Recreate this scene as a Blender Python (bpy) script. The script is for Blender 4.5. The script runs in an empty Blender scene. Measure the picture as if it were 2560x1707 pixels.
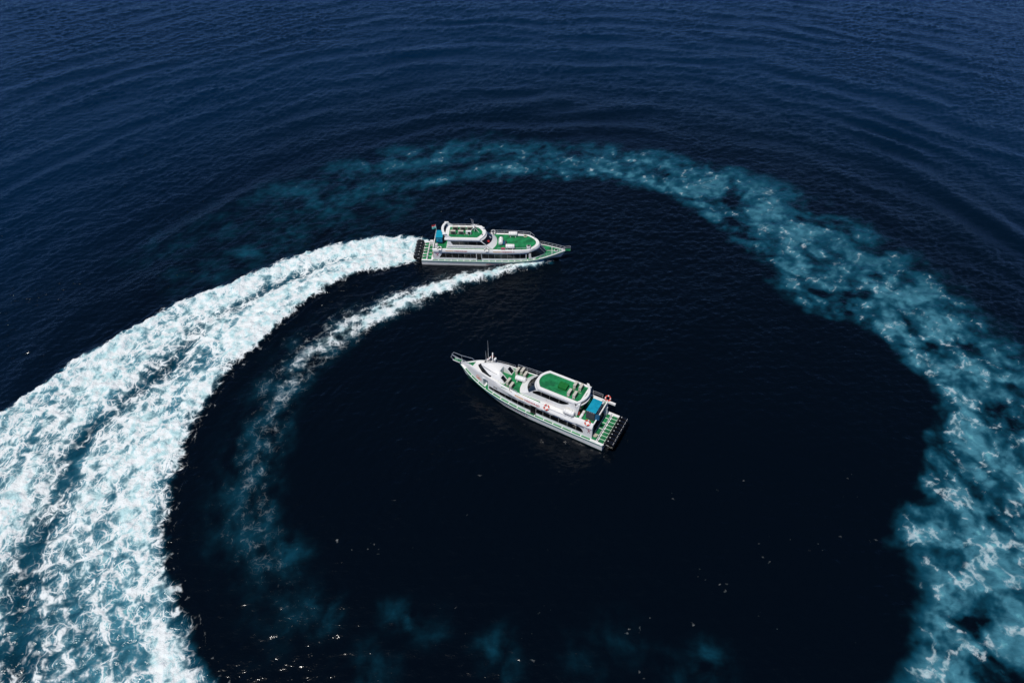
import bpy, bmesh, math, random
import numpy as np
from mathutils import Matrix, Vector
R = math.radians
SC = bpy.context.scene
COL = SC.collection

# ---------------------------------------------------------------- camera, sky, sun, exposure
cam_d = bpy.data.cameras.new('camera'); cam_d.lens = 24.0; cam_d.sensor_width = 36.0
cam_d.clip_start = 0.5; cam_d.clip_end = 60000.0
cam = bpy.data.objects.new('camera', cam_d); COL.objects.link(cam)
cam.location = (0, 0, 62.5); cam.rotation_euler = (R(90 - 43.0), 0, 0)
SC.camera = cam
SUN_EL, SUN_AZ = 64.0, 215.0            # degrees; azimuth clockwise from +Y
world = bpy.data.worlds.new('World'); SC.world = world; world.use_nodes = True
wn = world.node_tree.nodes; wl = world.node_tree.links
sky = wn.new('ShaderNodeTexSky'); sky.sky_type = 'NISHITA'; sky.sun_disc = False
sky.sun_elevation = R(SUN_EL); sky.sun_rotation = R(SUN_AZ)
sky.altitude = 4000.0; sky.air_density = 0.5; sky.dust_density = 0.0; sky.ozone_density = 10.0
bg = wn['Background']; bg.inputs['Strength'].default_value = 0.115
wl.new(sky.outputs[0], bg.inputs[0])
sun_d = bpy.data.lights.new('sun', 'SUN'); sun_d.energy = 3.7; sun_d.angle = R(0.53); sun_d.color = (1.0, 0.96, 0.90)
sun = bpy.data.objects.new('sun', sun_d); COL.objects.link(sun)
az = R(SUN_AZ); el = R(SUN_EL)
sdir = Vector((math.sin(az) * math.cos(el), math.cos(az) * math.cos(el), math.sin(el)))
sun.rotation_euler = sdir.to_track_quat('Z', 'Y').to_euler()
SC.view_settings.view_transform = 'Standard'; SC.view_settings.look = 'None'
SC.view_settings.gamma = 1.0; SC.view_settings.exposure = 0.0; SC.view_settings.use_curve_mapping = False

# ---------------------------------------------------------------- node helpers
class NT:
    def __init__(self, mat):
        self.t = mat.node_tree; self.n = self.t.nodes; self.l = self.t.links
    def new(self, typ, **kw):
        nd = self.n.new(typ)
        for k, v in kw.items():
            if k.startswith('i_'):
                self.put(nd, k[2:].replace('_', ' '), v)
            else:
                setattr(nd, k, v)
        return nd
    def put(self, nd, sock, v):
        s = nd.inputs[sock]
        if hasattr(v, 'is_output'): self.l.new(v, s)
        else: s.default_value = v
    def math(self, op, a, b=None, c=None, clamp=False):
        nd = self.n.new('ShaderNodeMath'); nd.operation = op; nd.use_clamp = clamp
        for i, v in enumerate((a, b, c)):
            if v is None: continue
            if hasattr(v, 'is_output'): self.l.new(v, nd.inputs[i])
            else: nd.inputs[i].default_value = v
        return nd.outputs[0]
    def ramp(self, v, lo, hi, a=0.0, b=1.0):
        nd = self.n.new('ShaderNodeMapRange'); nd.interpolation_type = 'SMOOTHSTEP'
        self.l.new(v, nd.inputs[0])
        for i, x in ((1, lo), (2, hi), (3, a), (4, b)):
            if hasattr(x, 'is_output'): self.l.new(x, nd.inputs[i])
            else: nd.inputs[i].default_value = x
        return nd.outputs[0]
    def mix(self, fac, a, b):
        nd = self.n.new('ShaderNodeMix'); nd.data_type = 'RGBA'
        for s, v in ((nd.inputs[0], fac), (nd.inputs[6], a), (nd.inputs[7], b)):
            if hasattr(v, 'is_output'): self.l.new(v, s)
            else: s.default_value = (*v, 1.0) if isinstance(v, tuple) and len(v) == 3 else v
        return nd.outputs[2]
    def vec(self, op, a, b):
        nd = self.n.new('ShaderNodeVectorMath'); nd.operation = op
        for i, v in enumerate((a, b)):
            if hasattr(v, 'is_output'): self.l.new(v, nd.inputs[i])
            elif op == 'SCALE' and i == 1: nd.inputs['Scale'].default_value = v
            else: nd.inputs[i].default_value = v
        return nd.outputs[0]
    def noise(self, vec, scale, detail=3.0, rough=0.55, col=False):
        nd = self.n.new('ShaderNodeTexNoise'); nd.inputs['Scale'].default_value = scale
        nd.inputs['Detail'].default_value = detail; nd.inputs['Roughness'].default_value = rough
        self.l.new(vec, nd.inputs['Vector']); return nd.outputs[1 if col else 0]
    def voro(self, vec, scale, feat='DISTANCE_TO_EDGE'):
        nd = self.n.new('ShaderNodeTexVoronoi'); nd.feature = feat; nd.voronoi_dimensions = '2D'
        nd.inputs['Scale'].default_value = scale
        self.l.new(vec, nd.inputs['Vector']); return nd.outputs[0]

def new_mat(name):
    m = bpy.data.materials.new(name); m.use_nodes = True
    return m, NT(m), m.node_tree.nodes['Principled BSDF']

# ---------------------------------------------------------------- numpy noise
_rng = np.random.RandomState(7)
_perm = np.concatenate([_rng.permutation(256)] * 3).astype(np.int32)
_ga = _rng.rand(256) * 2 * np.pi
_gx = np.cos(_ga).astype(np.float32); _gy = np.sin(_ga).astype(np.float32)
def pnoise(x, y, seed=0):
    x = x + seed * 17.31; y = y - seed * 9.77
    xi = np.floor(x).astype(np.int32); yi = np.floor(y).astype(np.int32)
    fx = (x - xi).astype(np.float32); fy = (y - yi).astype(np.float32); xi &= 255; yi &= 255
    u = fx * fx * fx * (fx * (fx * 6 - 15) + 10); v = fy * fy * fy * (fy * (fy * 6 - 15) + 10)
    def g(ix, iy, dx, dy):
        h = _perm[_perm[ix] + iy]; return _gx[h] * dx + _gy[h] * dy
    a = g(xi, yi, fx, fy); b = g(xi + 1, yi, fx - 1, fy)
    c = g(xi, yi + 1, fx, fy - 1); d = g(xi + 1, yi + 1, fx - 1, fy - 1)
    return ((a + (b - a) * u) * (1 - v) + (c + (d - c) * u) * v) * 1.5
def fbm(x, y, oct=4, seed=0, gain=0.5):
    r = 0; amp = 1.0; tot = 0
    for o in range(oct):
        r = r + amp * pnoise(x * 2 ** o, y * 2 ** o, seed + o); tot += amp; amp *= gain
    return r / tot
def sm(a, b, x):
    t = np.clip((x - a) / (b - a), 0, 1); return t * t * (3 - 2 * t)
def resample(p, step=1.2):
    """Catmull-Rom through the points."""
    p = np.array(p, float); out = []
    q = np.vstack([2 * p[0] - p[1], p, 2 * p[-1] - p[-2]])
    for i in range(1, len(q) - 2):
        n = max(2, int(np.linalg.norm(q[i + 1] - q[i]) / step))
        for k in range(n):
            t = k / n
            out.append(.5 * ((2 * q[i]) + (q[i + 1] - q[i - 1]) * t + (2 * q[i - 1] - 5 * q[i] + 4 * q[i + 1] - q[i + 2]) * t * t
                             + (-q[i - 1] + 3 * q[i] - 3 * q[i + 1] + q[i + 2]) * t ** 3))
    out.append(p[-1]); return np.array(out)
def poly_dist(x, y, p):
    """distance, arc length and side (+ = left of travel) to a polyline."""
    best = np.full(x.shape, 1e9, np.float32); s = np.zeros(x.shape, np.float32); side = np.zeros(x.shape, np.float32)
    acc = 0.0
    for i in range(len(p) - 1):
        dx, dy = p[i + 1] - p[i]; L = math.hypot(dx, dy)
        px = x - p[i, 0]; py = y - p[i, 1]
        t = np.clip((px * dx + py * dy) / (L * L), 0, 1)
        d = np.hypot(px - t * dx, py - t * dy)
        m = d < best
        best = np.where(m, d, best); s = np.where(m, acc + t * L, s)
        side = np.where(m, np.sign(dx * py - dy * px), side); acc += L
    return best, s, side
def inside(x, y, poly):
    r = np.zeros(x.shape, bool); n = len(poly)
    for i in range(n):
        x0, y0 = poly[i]; x1, y1 = poly[(i + 1) % n]
        if y0 == y1: continue
        c = ((y0 > y) != (y1 > y)) & (x < (x1 - x0) * (y - y0) / (y1 - y0) + x0); r ^= c
    return r

# ---------------------------------------------------------------- the wake tracks, in metres on the water
W_OUT = [(-13.0,91.6),(-15.9,92.5),(-22.9,92.0),(-28.6,89.4),(-35.9,85.3),(-41.2,80.7),(-46.9,76.6),(-51.3,71.8),(-55.1,66.5),(-58.7,60.8),(-61.3,56.4),(-63.3,51.6),(-64.5,45.9),(-64.0,39.3),(-62.0,33.0),(-58.4,26.6),(-54.4,20.8),(-50,12)]
W_IN = [(-13.6,84.6),(-16.3,83.7),(-18.2,83.1),(-21.3,81.6),(-24.8,79.5),(-27.4,76.6),(-30.2,72.3),(-32.6,67.4),(-34.8,62.8),(-36.2,58.2),(-37.1,52.9),(-37.2,48.7),(-36.4,44.2),(-35.2,39.3),(-33.7,35.3),(-32.0,32.5),(-30.3,29.9),(-28.1,27.0),(-26.3,25.1),(-25.0,23.3),(-22.6,20.4),(-17,12)]
TROUGH = [(-16.9,89.1),(-20.8,87.6),(-27.8,85.1),(-33.5,80.7),(-38.5,75.6),(-43.1,69.1),(-44.3,64.0),(-47.4,57.8),(-49.7,50.9),(-49.3,44.8),(-49.0,39.3),(-48.2,34.3),(-46.0,27.8),(-43.4,22.1),(-39,12)]
BOW = [(5.7,84.9),(0.3,82.7),(-7.5,79.5),(-14.1,75.6),(-19.2,71.7),(-24.2,66.5),(-27.1,61.2),(-28.1,56.4),(-28.3,50.9),(-28.1,45.3),(-27.0,40.3),(-24.5,36.3),(-22.0,33.0),(-19.6,29.9)]
O_IN = [(-50.6,85.1),(-41.5,86.2),(-33.4,92.1),(-28.2,98.6),(-20.8,103.4),(-9.7,107.1),(5.8,108.6),(17.4,107.8),(26.6,102.7),(31.8,95.3),(35.2,88.5),(38.6,76.6),(43.6,70.9),(48.8,65.7),(50.7,59.3),(48.6,50.9),(44.7,44.8),(40.7,39.3),(38.5,33.0),(36.4,29.9),(34.2,26.6),(32.5,23.3),(30.2,20.4),(26,12)]
O_OUT = [(-61.5,92.1),(-56.3,101.3),(-45.2,110.1),(-32.9,119.9),(-19.4,125.7),(-2.3,128.5),(10.6,125.7),(27.3,122.6),(42.5,115.7),(52.0,107.1),(59.3,95.9),(65.1,85.1),(68.7,72.8),(70.5,63.2),(70.1,53.6),(68.4,44.8),(65.3,36.7),(61.9,29.9),(57.2,23.3),(53.3,18.8),(48,12)]
BLOBS = [(-46.,82.,7.,.34),(-38.,89.,8.,.34),(-30.,97.,8.,.32),(-54.,88.,7.,.28),(-20.,101.,7.,.35),(-24.,93.,5.,.25),(-48.,95.,8.,.26),(-26.1,38.8,2.2,.55),(-22.6,35.6,2.4,.6),(-18.8,30.3,2.6,.6),(-17.6,28.4,2.2,.45),(-10.6,28.8,2.0,.5),(-8.0,28.2,3.0,.25),(-1.0,26.2,2.6,.4),(-0.6,24.3,2.0,.3),
         (17.6,25.3,2.6,.5),(9.5,26.4,3.0,.22),(-13.3,24.0,3.0,.3),(-41.2,87.1,4.5,.5),(-34.8,93.1,4.0,.45),(5.9,24.3,3.4,.2),(-28.0,44.0,2.5,.25),(-22.0,28.0,3.5,.25),(14,24,3,.25)]

# ---------------------------------------------------------------- sea surface grid (fine where the boats manoeuvre, coarse to the horizon)
NX, NY = 960, 860
H0 = 62.5
th = R(43)
v = np.linspace(0.62, -0.548, NY)                                  # rows get wider with distance
rowY = H0 * (math.cos(th) - v * math.sin(th)) / (math.sin(th) + v * math.cos(th))
rowY = np.concatenate([[-40000, -6000, -900, -200, -60, -20, 5], rowY, [300, 380, 520, 800, 1500, 4000, 12000, 40000]])
hw = np.clip(0.83 * (np.abs(rowY) * math.cos(th) + H0 * math.sin(th)), 45, None)
hw[:6] = hw[6]; hw[-8:] = np.linspace(hw[-9], hw[-9] * 1.15, 8)
colU = np.concatenate([[-400, -60, -15, -5, -2.2, -1.4, -1.1], np.linspace(-1, 1, NX), [1.1, 1.4, 2.2, 5, 15, 60, 400]])
X = (colU[None, :] * hw[:, None]).astype(np.float32); Y = np.repeat(rowY[:, None], len(colU), 1).astype(np.float32)
ny, nx = X.shape
fine = (np.abs(colU)[None, :] <= 1.0) & ((rowY > 10) & (rowY < 290))[:, None]

# warped coordinates make ragged edges
wx = X + 1.3 * fbm(X / 4.0, Y / 4.0, 4, 3); wy = Y + 1.3 * fbm(X / 4.0, Y / 4.0, 4, 11)
# flow frame of the turn: u runs back along the track from the boat, v outwards; the foam cells grow with age
FC = (8.0, 58.0)
phi = np.arctan2(Y - FC[1], X - FC[0]); phi = np.where(phi < -1.9, phi + 2 * np.pi, phi)
FU = (phi - 2.15) * 46.0; FV = np.hypot(X - FC[0], Y - FC[1]) - 48.0
uc = np.clip(FU, 0, 130)
FG = 1.55 - .80 * uc / 130.0
FUi = np.where(FU < 0, FU * 1.55, np.where(FU > 130, 1.55 * 130 - .4 * 130 + (FU - 130) * .75, 1.55 * uc - .40 * uc * uc / 130.0))
n_big = .5 * fbm(X / 9.0, Y / 9.0, 4, 21) + .6 * fbm(FU / 15.0, FV / 6.0, 4, 22); n_mid = fbm(FU / 4.6, FV / 2.5, 4, 31); n_fin = fbm(X / 1.1, Y / 1.1, 3, 41)
fil = np.clip(1 - 2.6 * np.abs(fbm(wx / 2.2, wy / 2.2, 4, 45)), 0, 1) ** 2.2
# --- fresh wake
Wi = resample(W_IN); Wo = resample(W_OUT); Tr = resample(TROUGH)
wpoly = np.vstack([Wo, Wi[::-1]])
jx = wx * 0.7 + X * 0.3 + .5 * n_fin; jy = wy * 0.7 + Y * 0.3 + .5 * fbm(X / 1.1, Y / 1.1, 3, 43)
di, ds, _ = poly_dist(jx, jy, Wi); do, _, _ = poly_dist(jx, jy, Wo); dt, _, tside = poly_dist(jx, jy, Tr)
ins = inside(jx, jy, wpoly)
sd = np.where(ins, np.minimum(di, do), -np.minimum(di, do))
sd[(Y > 96) | (X > -12.0)] = -9
age = sm(8, 105, ds)
edge = sm(-0.6, 1.5, sd)
tn = di / (di + do + 1e-4)                                          # 0 inner edge, 1 outer edge
trough = np.exp(-(dt / (0.9 + 1.8 * sm(0, 90, ds))) ** 2) * sm(2, 14, ds)
trough2 = np.exp(-((dt - 5.5) / 2.4) ** 2) * sm(45, 90, ds) * (tside > 0)
core = 1.13 - 0.50 * age
fresh = edge * (core + (0.46 + .25 * age) * n_big + (0.50 + .10 * age) * n_mid + .15 * n_fin - 0.66 * trough * (0.70 + 1.7 * n_mid + .6 * n_fin) - .28 * trough2)
fresh -= edge * .34 * sm(.05, .45, fbm(FU / 30.0, FV / 3.2, 3, 301)) * sm(10, 40, ds)
fresh -= edge * (.48 + .5 * n_fin) * sm(.74, 1.0, tn) * sm(30, 65, ds)
fresh -= edge * (.34 + .6 * n_fin) * sm(3.2, .2, di) * sm(18, 50, ds)
fresh += edge * .10 * sm(.35, .0, tn) * (1 - age)
fresh = np.clip(fresh, 0, 1.4) * edge
fringe = np.exp(-np.clip(-sd, 0, 50) / 1.4) * (sd < 0) * sm(10, 40, ds) * (di < do)
fresh_aer = sm(.2, 2.6, np.where(do < di, sd * 1.6, sd)) * np.clip(0.98 - 0.22 * age + .5 * n_big + .25 * n_mid - .5 * trough, 0, 1.2)
# --- bow wave
Bw = resample(BOW); db, bs, bside = poly_dist(jx, jy, Bw)
bw_w = np.clip(0.75 + bs * 0.080, 0.5, 3.8)
inner_side = bside < 0                                              # towards the boat
prof = np.exp(-(db / np.where(inner_side, bw_w * 1.15, bw_w * 0.62)) ** 2)
bow = prof * (1.20 - 0.74 * sm(10, 56, bs)) * (1 + .55 * n_mid + .55 * n_fin) * sm(90, 62, bs) * sm(-.01, 1.5, bs)
bow = np.clip(bow, 0, 1.25)
bow_aer = prof * (0.50 - .22 * sm(10, 50, bs)) * (0.7 + 1.3 * n_mid) * sm(90, 60, bs)
# specks between bow wave and stern wash
gap = sm(16, 6, db) * inner_side * (sd < 0) * sm(4, 16, bs) * sm(75, 40, bs)
specks = np.clip(.07 * gap * (1 + 1.6 * n_mid) + .16 * fringe, 0, 1)
# --- older turquoise loop
Oi = resample(O_IN); Oo = resample(O_OUT); opoly = np.vstack([Oo, Oi[::-1]])
ox = X + 3.0 * fbm(X / 9.0, Y / 9.0, 3, 53) + 2.6 * np.abs(fbm(X / 4.5, Y / 4.5, 4, 54)) - .8; oy = Y + 3.0 * fbm(X / 9.0, Y / 9.0, 3, 57) + 2.6 * np.abs(fbm(X / 4.5, Y / 4.5, 4, 58)) - .8
qi, qs, _ = poly_dist(ox, oy, Oi); qo, _, _ = poly_dist(ox, oy, Oo); oin = inside(ox, oy, opoly)
osd = np.where(oin, np.minimum(qi, qo * .55), -qi)
ot = qi / (qi + qo + 1e-4)
sl = qs / qs.max()
strength = sm(0.0, .20, sl) * .54 + sm(.22, .42, sl) * .40 + sm(.62, .95, sl) * .26
pw = fbm(X / 9.0, Y / 9.0, 3, 63); pv = fbm(X / 9.0, Y / 9.0, 3, 65)
puff = fbm((X + 5 * pw) / 8.0, (Y + 5 * pv) / 8.0, 5, 61, .5); puff2 = fbm((X + 2.5 * pv) / 3.0, (Y + 2.5 * pw) / 3.0, 5, 67, .55)
band = sm(-.6, 3.0, osd) * (1 - .55 * sm(.45, 1.0, ot)) * np.where(ot < .5, 1, 1)
twin = 1 - .55 * np.exp(-((ot - .38) / .10) ** 2) * sm(.55, .25, sl) * sm(.05, .2, sl)
bil = 0; amp_ = 1.0
for o_ in range(5):
    bil = bil + amp_ * np.abs(pnoise((X + 1.5 * pw) / 7.5 * 2 ** o_, (Y + 1.5 * pv) / 7.5 * 2 ** o_, 201 + o_)); amp_ *= .55
bil = bil / 2.0 * 3.0
old = band * twin * np.clip(strength * (.02 + .72 * bil + .95 * puff + .60 * puff2), 0, .84) * (.84 + .16 * sm(.5, .8, sl))
old = np.clip(np.maximum(old, .30 * strength * band * sm(-.6, .1, puff + .5 * puff2)), 0, 1)
blob = np.zeros_like(old)
for bx_, by_, br, ba in BLOBS:
    d2 = ((ox * .5 + X * .5 - bx_) ** 2 + (oy * .5 + Y * .5 - by_) ** 2) / (br * br)
    blob = np.maximum(blob, ba * .62 * np.exp(-d2 * 1.3) * np.clip(.75 + 1.6 * puff2, 0, 2))
old_thread = np.clip(old * (.16 + .34 * sm(.60, 1., sl)) + (1.0 + .45 * sm(.6, 1, sl)) * fil * sm(.10, .45, old) * sm(-.20, .25, puff2) + .55 * blob * fil, 0, 1.2)
aer = np.clip(np.maximum(np.maximum(fresh_aer, bow_aer), np.maximum(old * .95, blob * .8)), 0, 1.2)
rC_ = np.hypot(X - 9.0, Y - 60.0)
foam = np.maximum(np.maximum(fresh, bow), np.maximum(old_thread * .85, specks))
glint_fleck = sm(.42, .60, pnoise(X / .55, Y / .40, 171)) * sm(.16, .40, fbm(X / 5.0, Y / 4.0, 3, 175)) * sm(46, 34, rC_) * sm(62, 40, Y)  # sun glints painted as pale flecks in the foam amount
hx = (X - 11.45) * -.8737 + (Y - 50.88) * .4864; hy = -(X - 11.45) * .4864 - (Y - 50.88) * .8737        # round the still hull
hb = np.interp(hx, [-1.2, 0, 9.7, 13, 15.8, 17.3, 19, 20], [2.5, 2.55, 2.45, 2.1, 1.3, .9, .3, .1])
lap = sm(.9, .1, np.abs(hy) - hb) * sm(-1.6, -.8, hx) * sm(20, 18.5, hx) * sm(-.1, .4, fbm(X / 1.7, Y / 1.7, 3, 181))
foam = np.maximum(np.maximum(foam, .24 * lap), .62 * glint_fleck) * fine; lacew = np.where(edge > .05, 1.0, np.where(bow > .06, .82 - .28 * sm(14, 55, bs), .5)); aer = aer * fine

# --- heights
rng = np.random.RandomState(3)
Z = np.zeros_like(X)
rC = np.hypot(X - 9.0, Y - 60.0)
calm = np.maximum(0.58 + 0.42 * sm(34, 66, rC), .95 * sm(42, 78, Y)) * (.85 + .6 * fbm(X / 14.0, Y / 14.0, 3, 79))
group = .75 + .55 * fbm(X / 26.0, Y / 26.0, 2, 77)
PH = [1.6 * pnoise(X / s_, Y / s_, 100 + j) for j, s_ in enumerate((5., 8., 12., 17.))]
for i in range(46):
    lam = 0.7 * (5.5 / 0.7) ** rng.rand(); k = 2 * math.pi / lam
    a = R(112) + rng.randn() * .8
    amp = 0.0098 * lam ** .25
    ph = rng.rand() * 6.28
    Z += amp * np.sin(k * (X * math.cos(a) + Y * math.sin(a)) + ph + PH[i % 4])
Z *= calm * group
rr = rC + 5.0 * fbm(X / 45.0, Y / 45.0, 3, 85)
env = sm(50, 76, rC) * (.25 + .75 * sm(190, 100, rC))
ring = np.zeros_like(X)
for lam, amp, ph in ((5.0, .03, .3), (6.6, .075, 2.0), (8.4, .14, 4.1), (11.5, .17, 1.2), (15.0, .10, 3.3)):
    ring += amp * np.sin(2 * math.pi * rr / lam + ph + 2.6 * pnoise(X / 20.0, Y / 20.0, int(lam * 7))) * (.6 + 1.1 * pnoise(X / 24.0, Y / 24.0, int(lam * 9) + 3))
Z += ring * env * (.70 + .9 * fbm(X / 35.0, Y / 35.0, 2, 88))
lump = np.abs(fbm(X / 2.4, Y / 2.4, 4, 91)); 
fz = np.clip(fresh, 0, 1)
Z += fz * (0.62 * lump - .05 + .16 * n_fin) * (1 - .35 * age) + edge * .35 * n_big
Z -= .40 * trough * edge
rim = np.exp(-((do - 1.6) / 1.5) ** 2) * edge * sm(2, 14, ds) * sm(100, 50, ds)
rim2 = np.exp(-((di - 2.2) / 2.2) ** 2) * sm(-2.5, .8, sd) * sm(2, 12, ds) * sm(60, 22, ds)
Z += .55 * rim + .62 * rim2
Z += np.clip(bow, 0, 1) * (.42 * sm(30, 4, bs) + .16) * (.6 + 1.1 * lump) + .28 * prof * sm(45, 8, bs)
Z += old * (.10 * puff2)
Z = (Z * np.where(fine, 1.0, 0.0)).astype(np.float32)
fade = sm(290, 230, Y) * sm(8, 16, Y) * sm(1.0, .93, np.abs(colU)[None, :]); Z *= fade

# normals for seamless shading across the pieces the sheet is divided into
dXu = np.gradient(X, axis=1); dZu = np.gradient(Z, axis=1)
dXv = np.gradient(X, axis=0); dYv = np.gradient(Y, axis=0); dZv = np.gradient(Z, axis=0)
Nx = -dZu * dYv; Ny = dZu * dXv - dXu * dZv; Nz = dXu * dYv
ln = np.sqrt(Nx * Nx + Ny * Ny + Nz * Nz); NRM = np.stack([Nx / ln, Ny / ln, Nz / ln], -1).astype(np.float32)

# ---------------------------------------------------------------- water / foam material
def make_water():
    m, t, p = new_mat('sea_water_and_foam')
    geo = t.new('ShaderNodeNewGeometry'); pos = geo.outputs['Position']
    att = lambda n, o='Fac': t.new('ShaderNodeAttribute', attribute_name=n).outputs[o]
    foam, aer, calm = att('foam'), att('aer'), att('calm')
    nrm = att('nrm', 'Vector')
    flat = t.vec('MULTIPLY', pos, (1, 1, 0))
    wp = att('warp', 'Vector')
    e1 = t.voro(wp, .36); e2 = t.voro(wp, .92); e3 = t.voro(wp, 2.4)
    r1 = t.ramp(e1, 0.0, .16, 1, 0); r2 = t.ramp(e2, 0, .17, 1, 0); r3 = t.ramp(e3, 0, .2, 1, 0)
    nf = t.noise(flat, 3.2, 4, .65); nm = att('mottle')
    lace = t.math('MAXIMUM', t.math('MULTIPLY', r1, .95), t.math('MAXIMUM', t.math('MULTIPLY', r2, .80), t.math('MULTIPLY', r3, .50)))
    lace = t.math('MULTIPLY', t.math('MULTIPLY', lace, t.ramp(nm, .28, .62, .30, 1.1)), att('lacew'))
    # foam amount + lace decides between white foam and water
    v = t.math('ADD', foam, t.math('MULTIPLY', t.math('SUBTRACT', lace, .45), .58))
    v = t.math('ADD', v, t.math('MULTIPLY', t.math('SUBTRACT', nf, .5), .50))
    v = t.math('ADD', v, t.math('MULTIPLY', t.math('SUBTRACT', nm, .5), .50))
    mask = t.math('ADD', t.math('MULTIPLY', t.ramp(v, .30, 1.05), .60), t.math('MULTIPLY', t.ramp(v, .60, .90), .40))
    mask = t.math('MULTIPLY', mask, t.ramp(foam, .02, .16))
    # tiny broken bubbles drifting on the water
    spk = t.ramp(t.noise(flat, 7.0, 2, .6), .70, .78)
    spk = t.math('MULTIPLY', spk, t.ramp(t.math('ADD', foam, t.math('MULTIPLY', t.math('SUBTRACT', nm, .5), .5)), .10, .45, 0, .75))
    mask = t.math('MAXIMUM', mask, spk)
    a2 = t.math('MAXIMUM', t.math('ADD', aer, t.math('MULTIPLY', t.math('SUBTRACT', nm, .5), t.math('MULTIPLY', aer, 1.1))), 0.0)
    body = t.mix(att('outer_sky_tint'), (.0006, .0024, .0052), (.0003, .0110, .033))  # bluer outside the ring: sky reflection painted into the base colour
    deep = t.mix(t.ramp(a2, .0, .45), body, (.004, .050, .085))
    teal = t.mix(t.ramp(a2, .35, 1.0), deep, (.058, .215, .29))
    teal = t.mix(t.ramp(a2, .85, 1.1), teal, (.13, .39, .44))
    fcol = t.mix(t.ramp(t.math('ADD', nm, t.math('MULTIPLY', lace, .30)), .34, .80), (.48, .71, .74), (.78, .83, .84))
    mask = t.math('MULTIPLY', mask, t.ramp(att('lacew'), .5, .8, .42, 1.0))
    colr = t.mix(mask, teal, fcol)
    t.put(p, 'Base Color', colr)
    t.put(p, 'Roughness', t.ramp(mask, 0, 1, .15, .75))
    t.put(p, 'IOR', 1.33)
    t.put(p, 'Specular IOR Level', t.ramp(mask, 0, 1, .5, .15))
    # ripples
    st = t.vec('MULTIPLY', flat, (.8, 1.25, 0))
    h = t.math('ADD', t.math('MULTIPLY', t.noise(st, .75, 3, .6), 1.0), t.math('MULTIPLY', t.noise(st, 2.4, 3, .6), .55))
    b = t.new('ShaderNodeBump'); b.inputs['Distance'].default_value = .24
    t.put(b, 'Strength', t.math('MULTIPLY', calm, .85)); t.put(b, 'Height', h); t.put(b, 'Normal', nrm)
    b2 = t.new('ShaderNodeBump'); b2.inputs['Distance'].default_value = .16
    t.put(b2, 'Strength', t.math('MULTIPLY', mask, .9)); t.put(b2, 'Height', nf); t.put(b2, 'Normal', b.outputs[0])
    t.put(p, 'Normal', b2.outputs[0])
    return m
M_SEA = make_water()

# ---------------------------------------------------------------- divide the sheet: open sea, fresh wake, bow wave, older wake
def facemax(a): return np.maximum(np.maximum(a[:-1, :-1], a[1:, :-1]), np.maximum(a[:-1, 1:], a[1:, 1:]))
f_fresh = facemax(np.where(edge > .05, 1.0, 0.0) * fine); f_bow = facemax(bow * fine) ; f_old = facemax(np.maximum(old, blob * .8) * fine)
cls = np.zeros(f_fresh.shape, np.int8)
cls[f_old > .10] = 3
cls[f_bow > .10] = 2
cls[f_fresh > .5] = 1
idx = np.arange(ny * nx, dtype=np.int32).reshape(ny, nx)
quads = np.stack([idx[:-1, :-1], idx[:-1, 1:], idx[1:, 1:], idx[1:, :-1]], -1)
CO = np.stack([X, Y, Z], -1).reshape(-1, 3); NF = NRM.reshape(-1, 3)
FO = foam.reshape(-1).astype(np.float32); AE = aer.reshape(-1).astype(np.float32); CA = calm.reshape(-1).astype(np.float32)
MO = (.5 + .5 * fbm(wx / 1.2, wy / 1.2, 4, 131)).reshape(-1).astype(np.float32)
WS = np.ones_like(X); WS[bow > .06] = 2.4; WS[(old > .06) & (bow <= .06)] = 1.25; WS[edge > .05] = 1.0
wfx = 1.0 * fbm(X / 1.8, Y / 1.8, 4, 141); wfy = 1.0 * fbm(X / 1.8, Y / 1.8, 4, 151)
isf = edge > .05
WA = np.stack([np.where(isf, FUi * .80 + wfx, X + wfx), np.where(isf, FV * FG * 1.05 + wfy, Y + wfy), 0 * X], -1); WA = (WA * WS[..., None]).reshape(-1, 3).astype(np.float32)
LW = lacew.reshape(-1).astype(np.float32)
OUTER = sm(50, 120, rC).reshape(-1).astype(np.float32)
def sheet(name, sel):
    q = quads[sel].reshape(-1)
    used, inv = np.unique(q, return_inverse=True)
    me = bpy.data.meshes.new(name)
    nf = len(q) // 4
    me.vertices.add(len(used)); me.vertices.foreach_set('co', CO[used].reshape(-1))
    me.loops.add(nf * 4); me.loops.foreach_set('vertex_index', inv.astype(np.int32).reshape(-1))
    me.polygons.add(nf); me.polygons.foreach_set('loop_start', np.arange(0, nf * 4, 4, dtype=np.int32))
    me.polygons.foreach_set('use_smooth', np.ones(nf, bool))
    me.update(calc_edges=True)
    for nm, arr in (('foam', FO), ('aer', AE), ('calm', CA), ('mottle', MO), ('outer_sky_tint', OUTER), ('lacew', LW)):
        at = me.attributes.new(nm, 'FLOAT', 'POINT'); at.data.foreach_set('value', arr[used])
    for nm, arr in (('nrm', NF), ('warp', WA)):
        at = me.attributes.new(nm, 'FLOAT_VECTOR', 'POINT'); at.data.foreach_set('vector', arr[used].reshape(-1))
    me.materials.append(M_SEA)
    o = bpy.data.objects.new(name, me); COL.objects.link(o); return o
def tag(o, label=None, cat=None, group=None, kind=None):
    for k, val in (('label', label), ('category', cat), ('group', group), ('kind', kind)):
        if val: o[k] = val
    return o
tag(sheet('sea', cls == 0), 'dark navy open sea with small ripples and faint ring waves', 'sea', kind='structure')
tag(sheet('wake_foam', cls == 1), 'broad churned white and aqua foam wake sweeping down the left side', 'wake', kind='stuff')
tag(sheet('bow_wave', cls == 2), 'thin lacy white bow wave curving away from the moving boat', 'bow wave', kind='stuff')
tag(sheet('old_wake', cls == 3), 'fading turquoise cloudy ring of old wake round the boats', 'old wake', kind='stuff')

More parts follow.
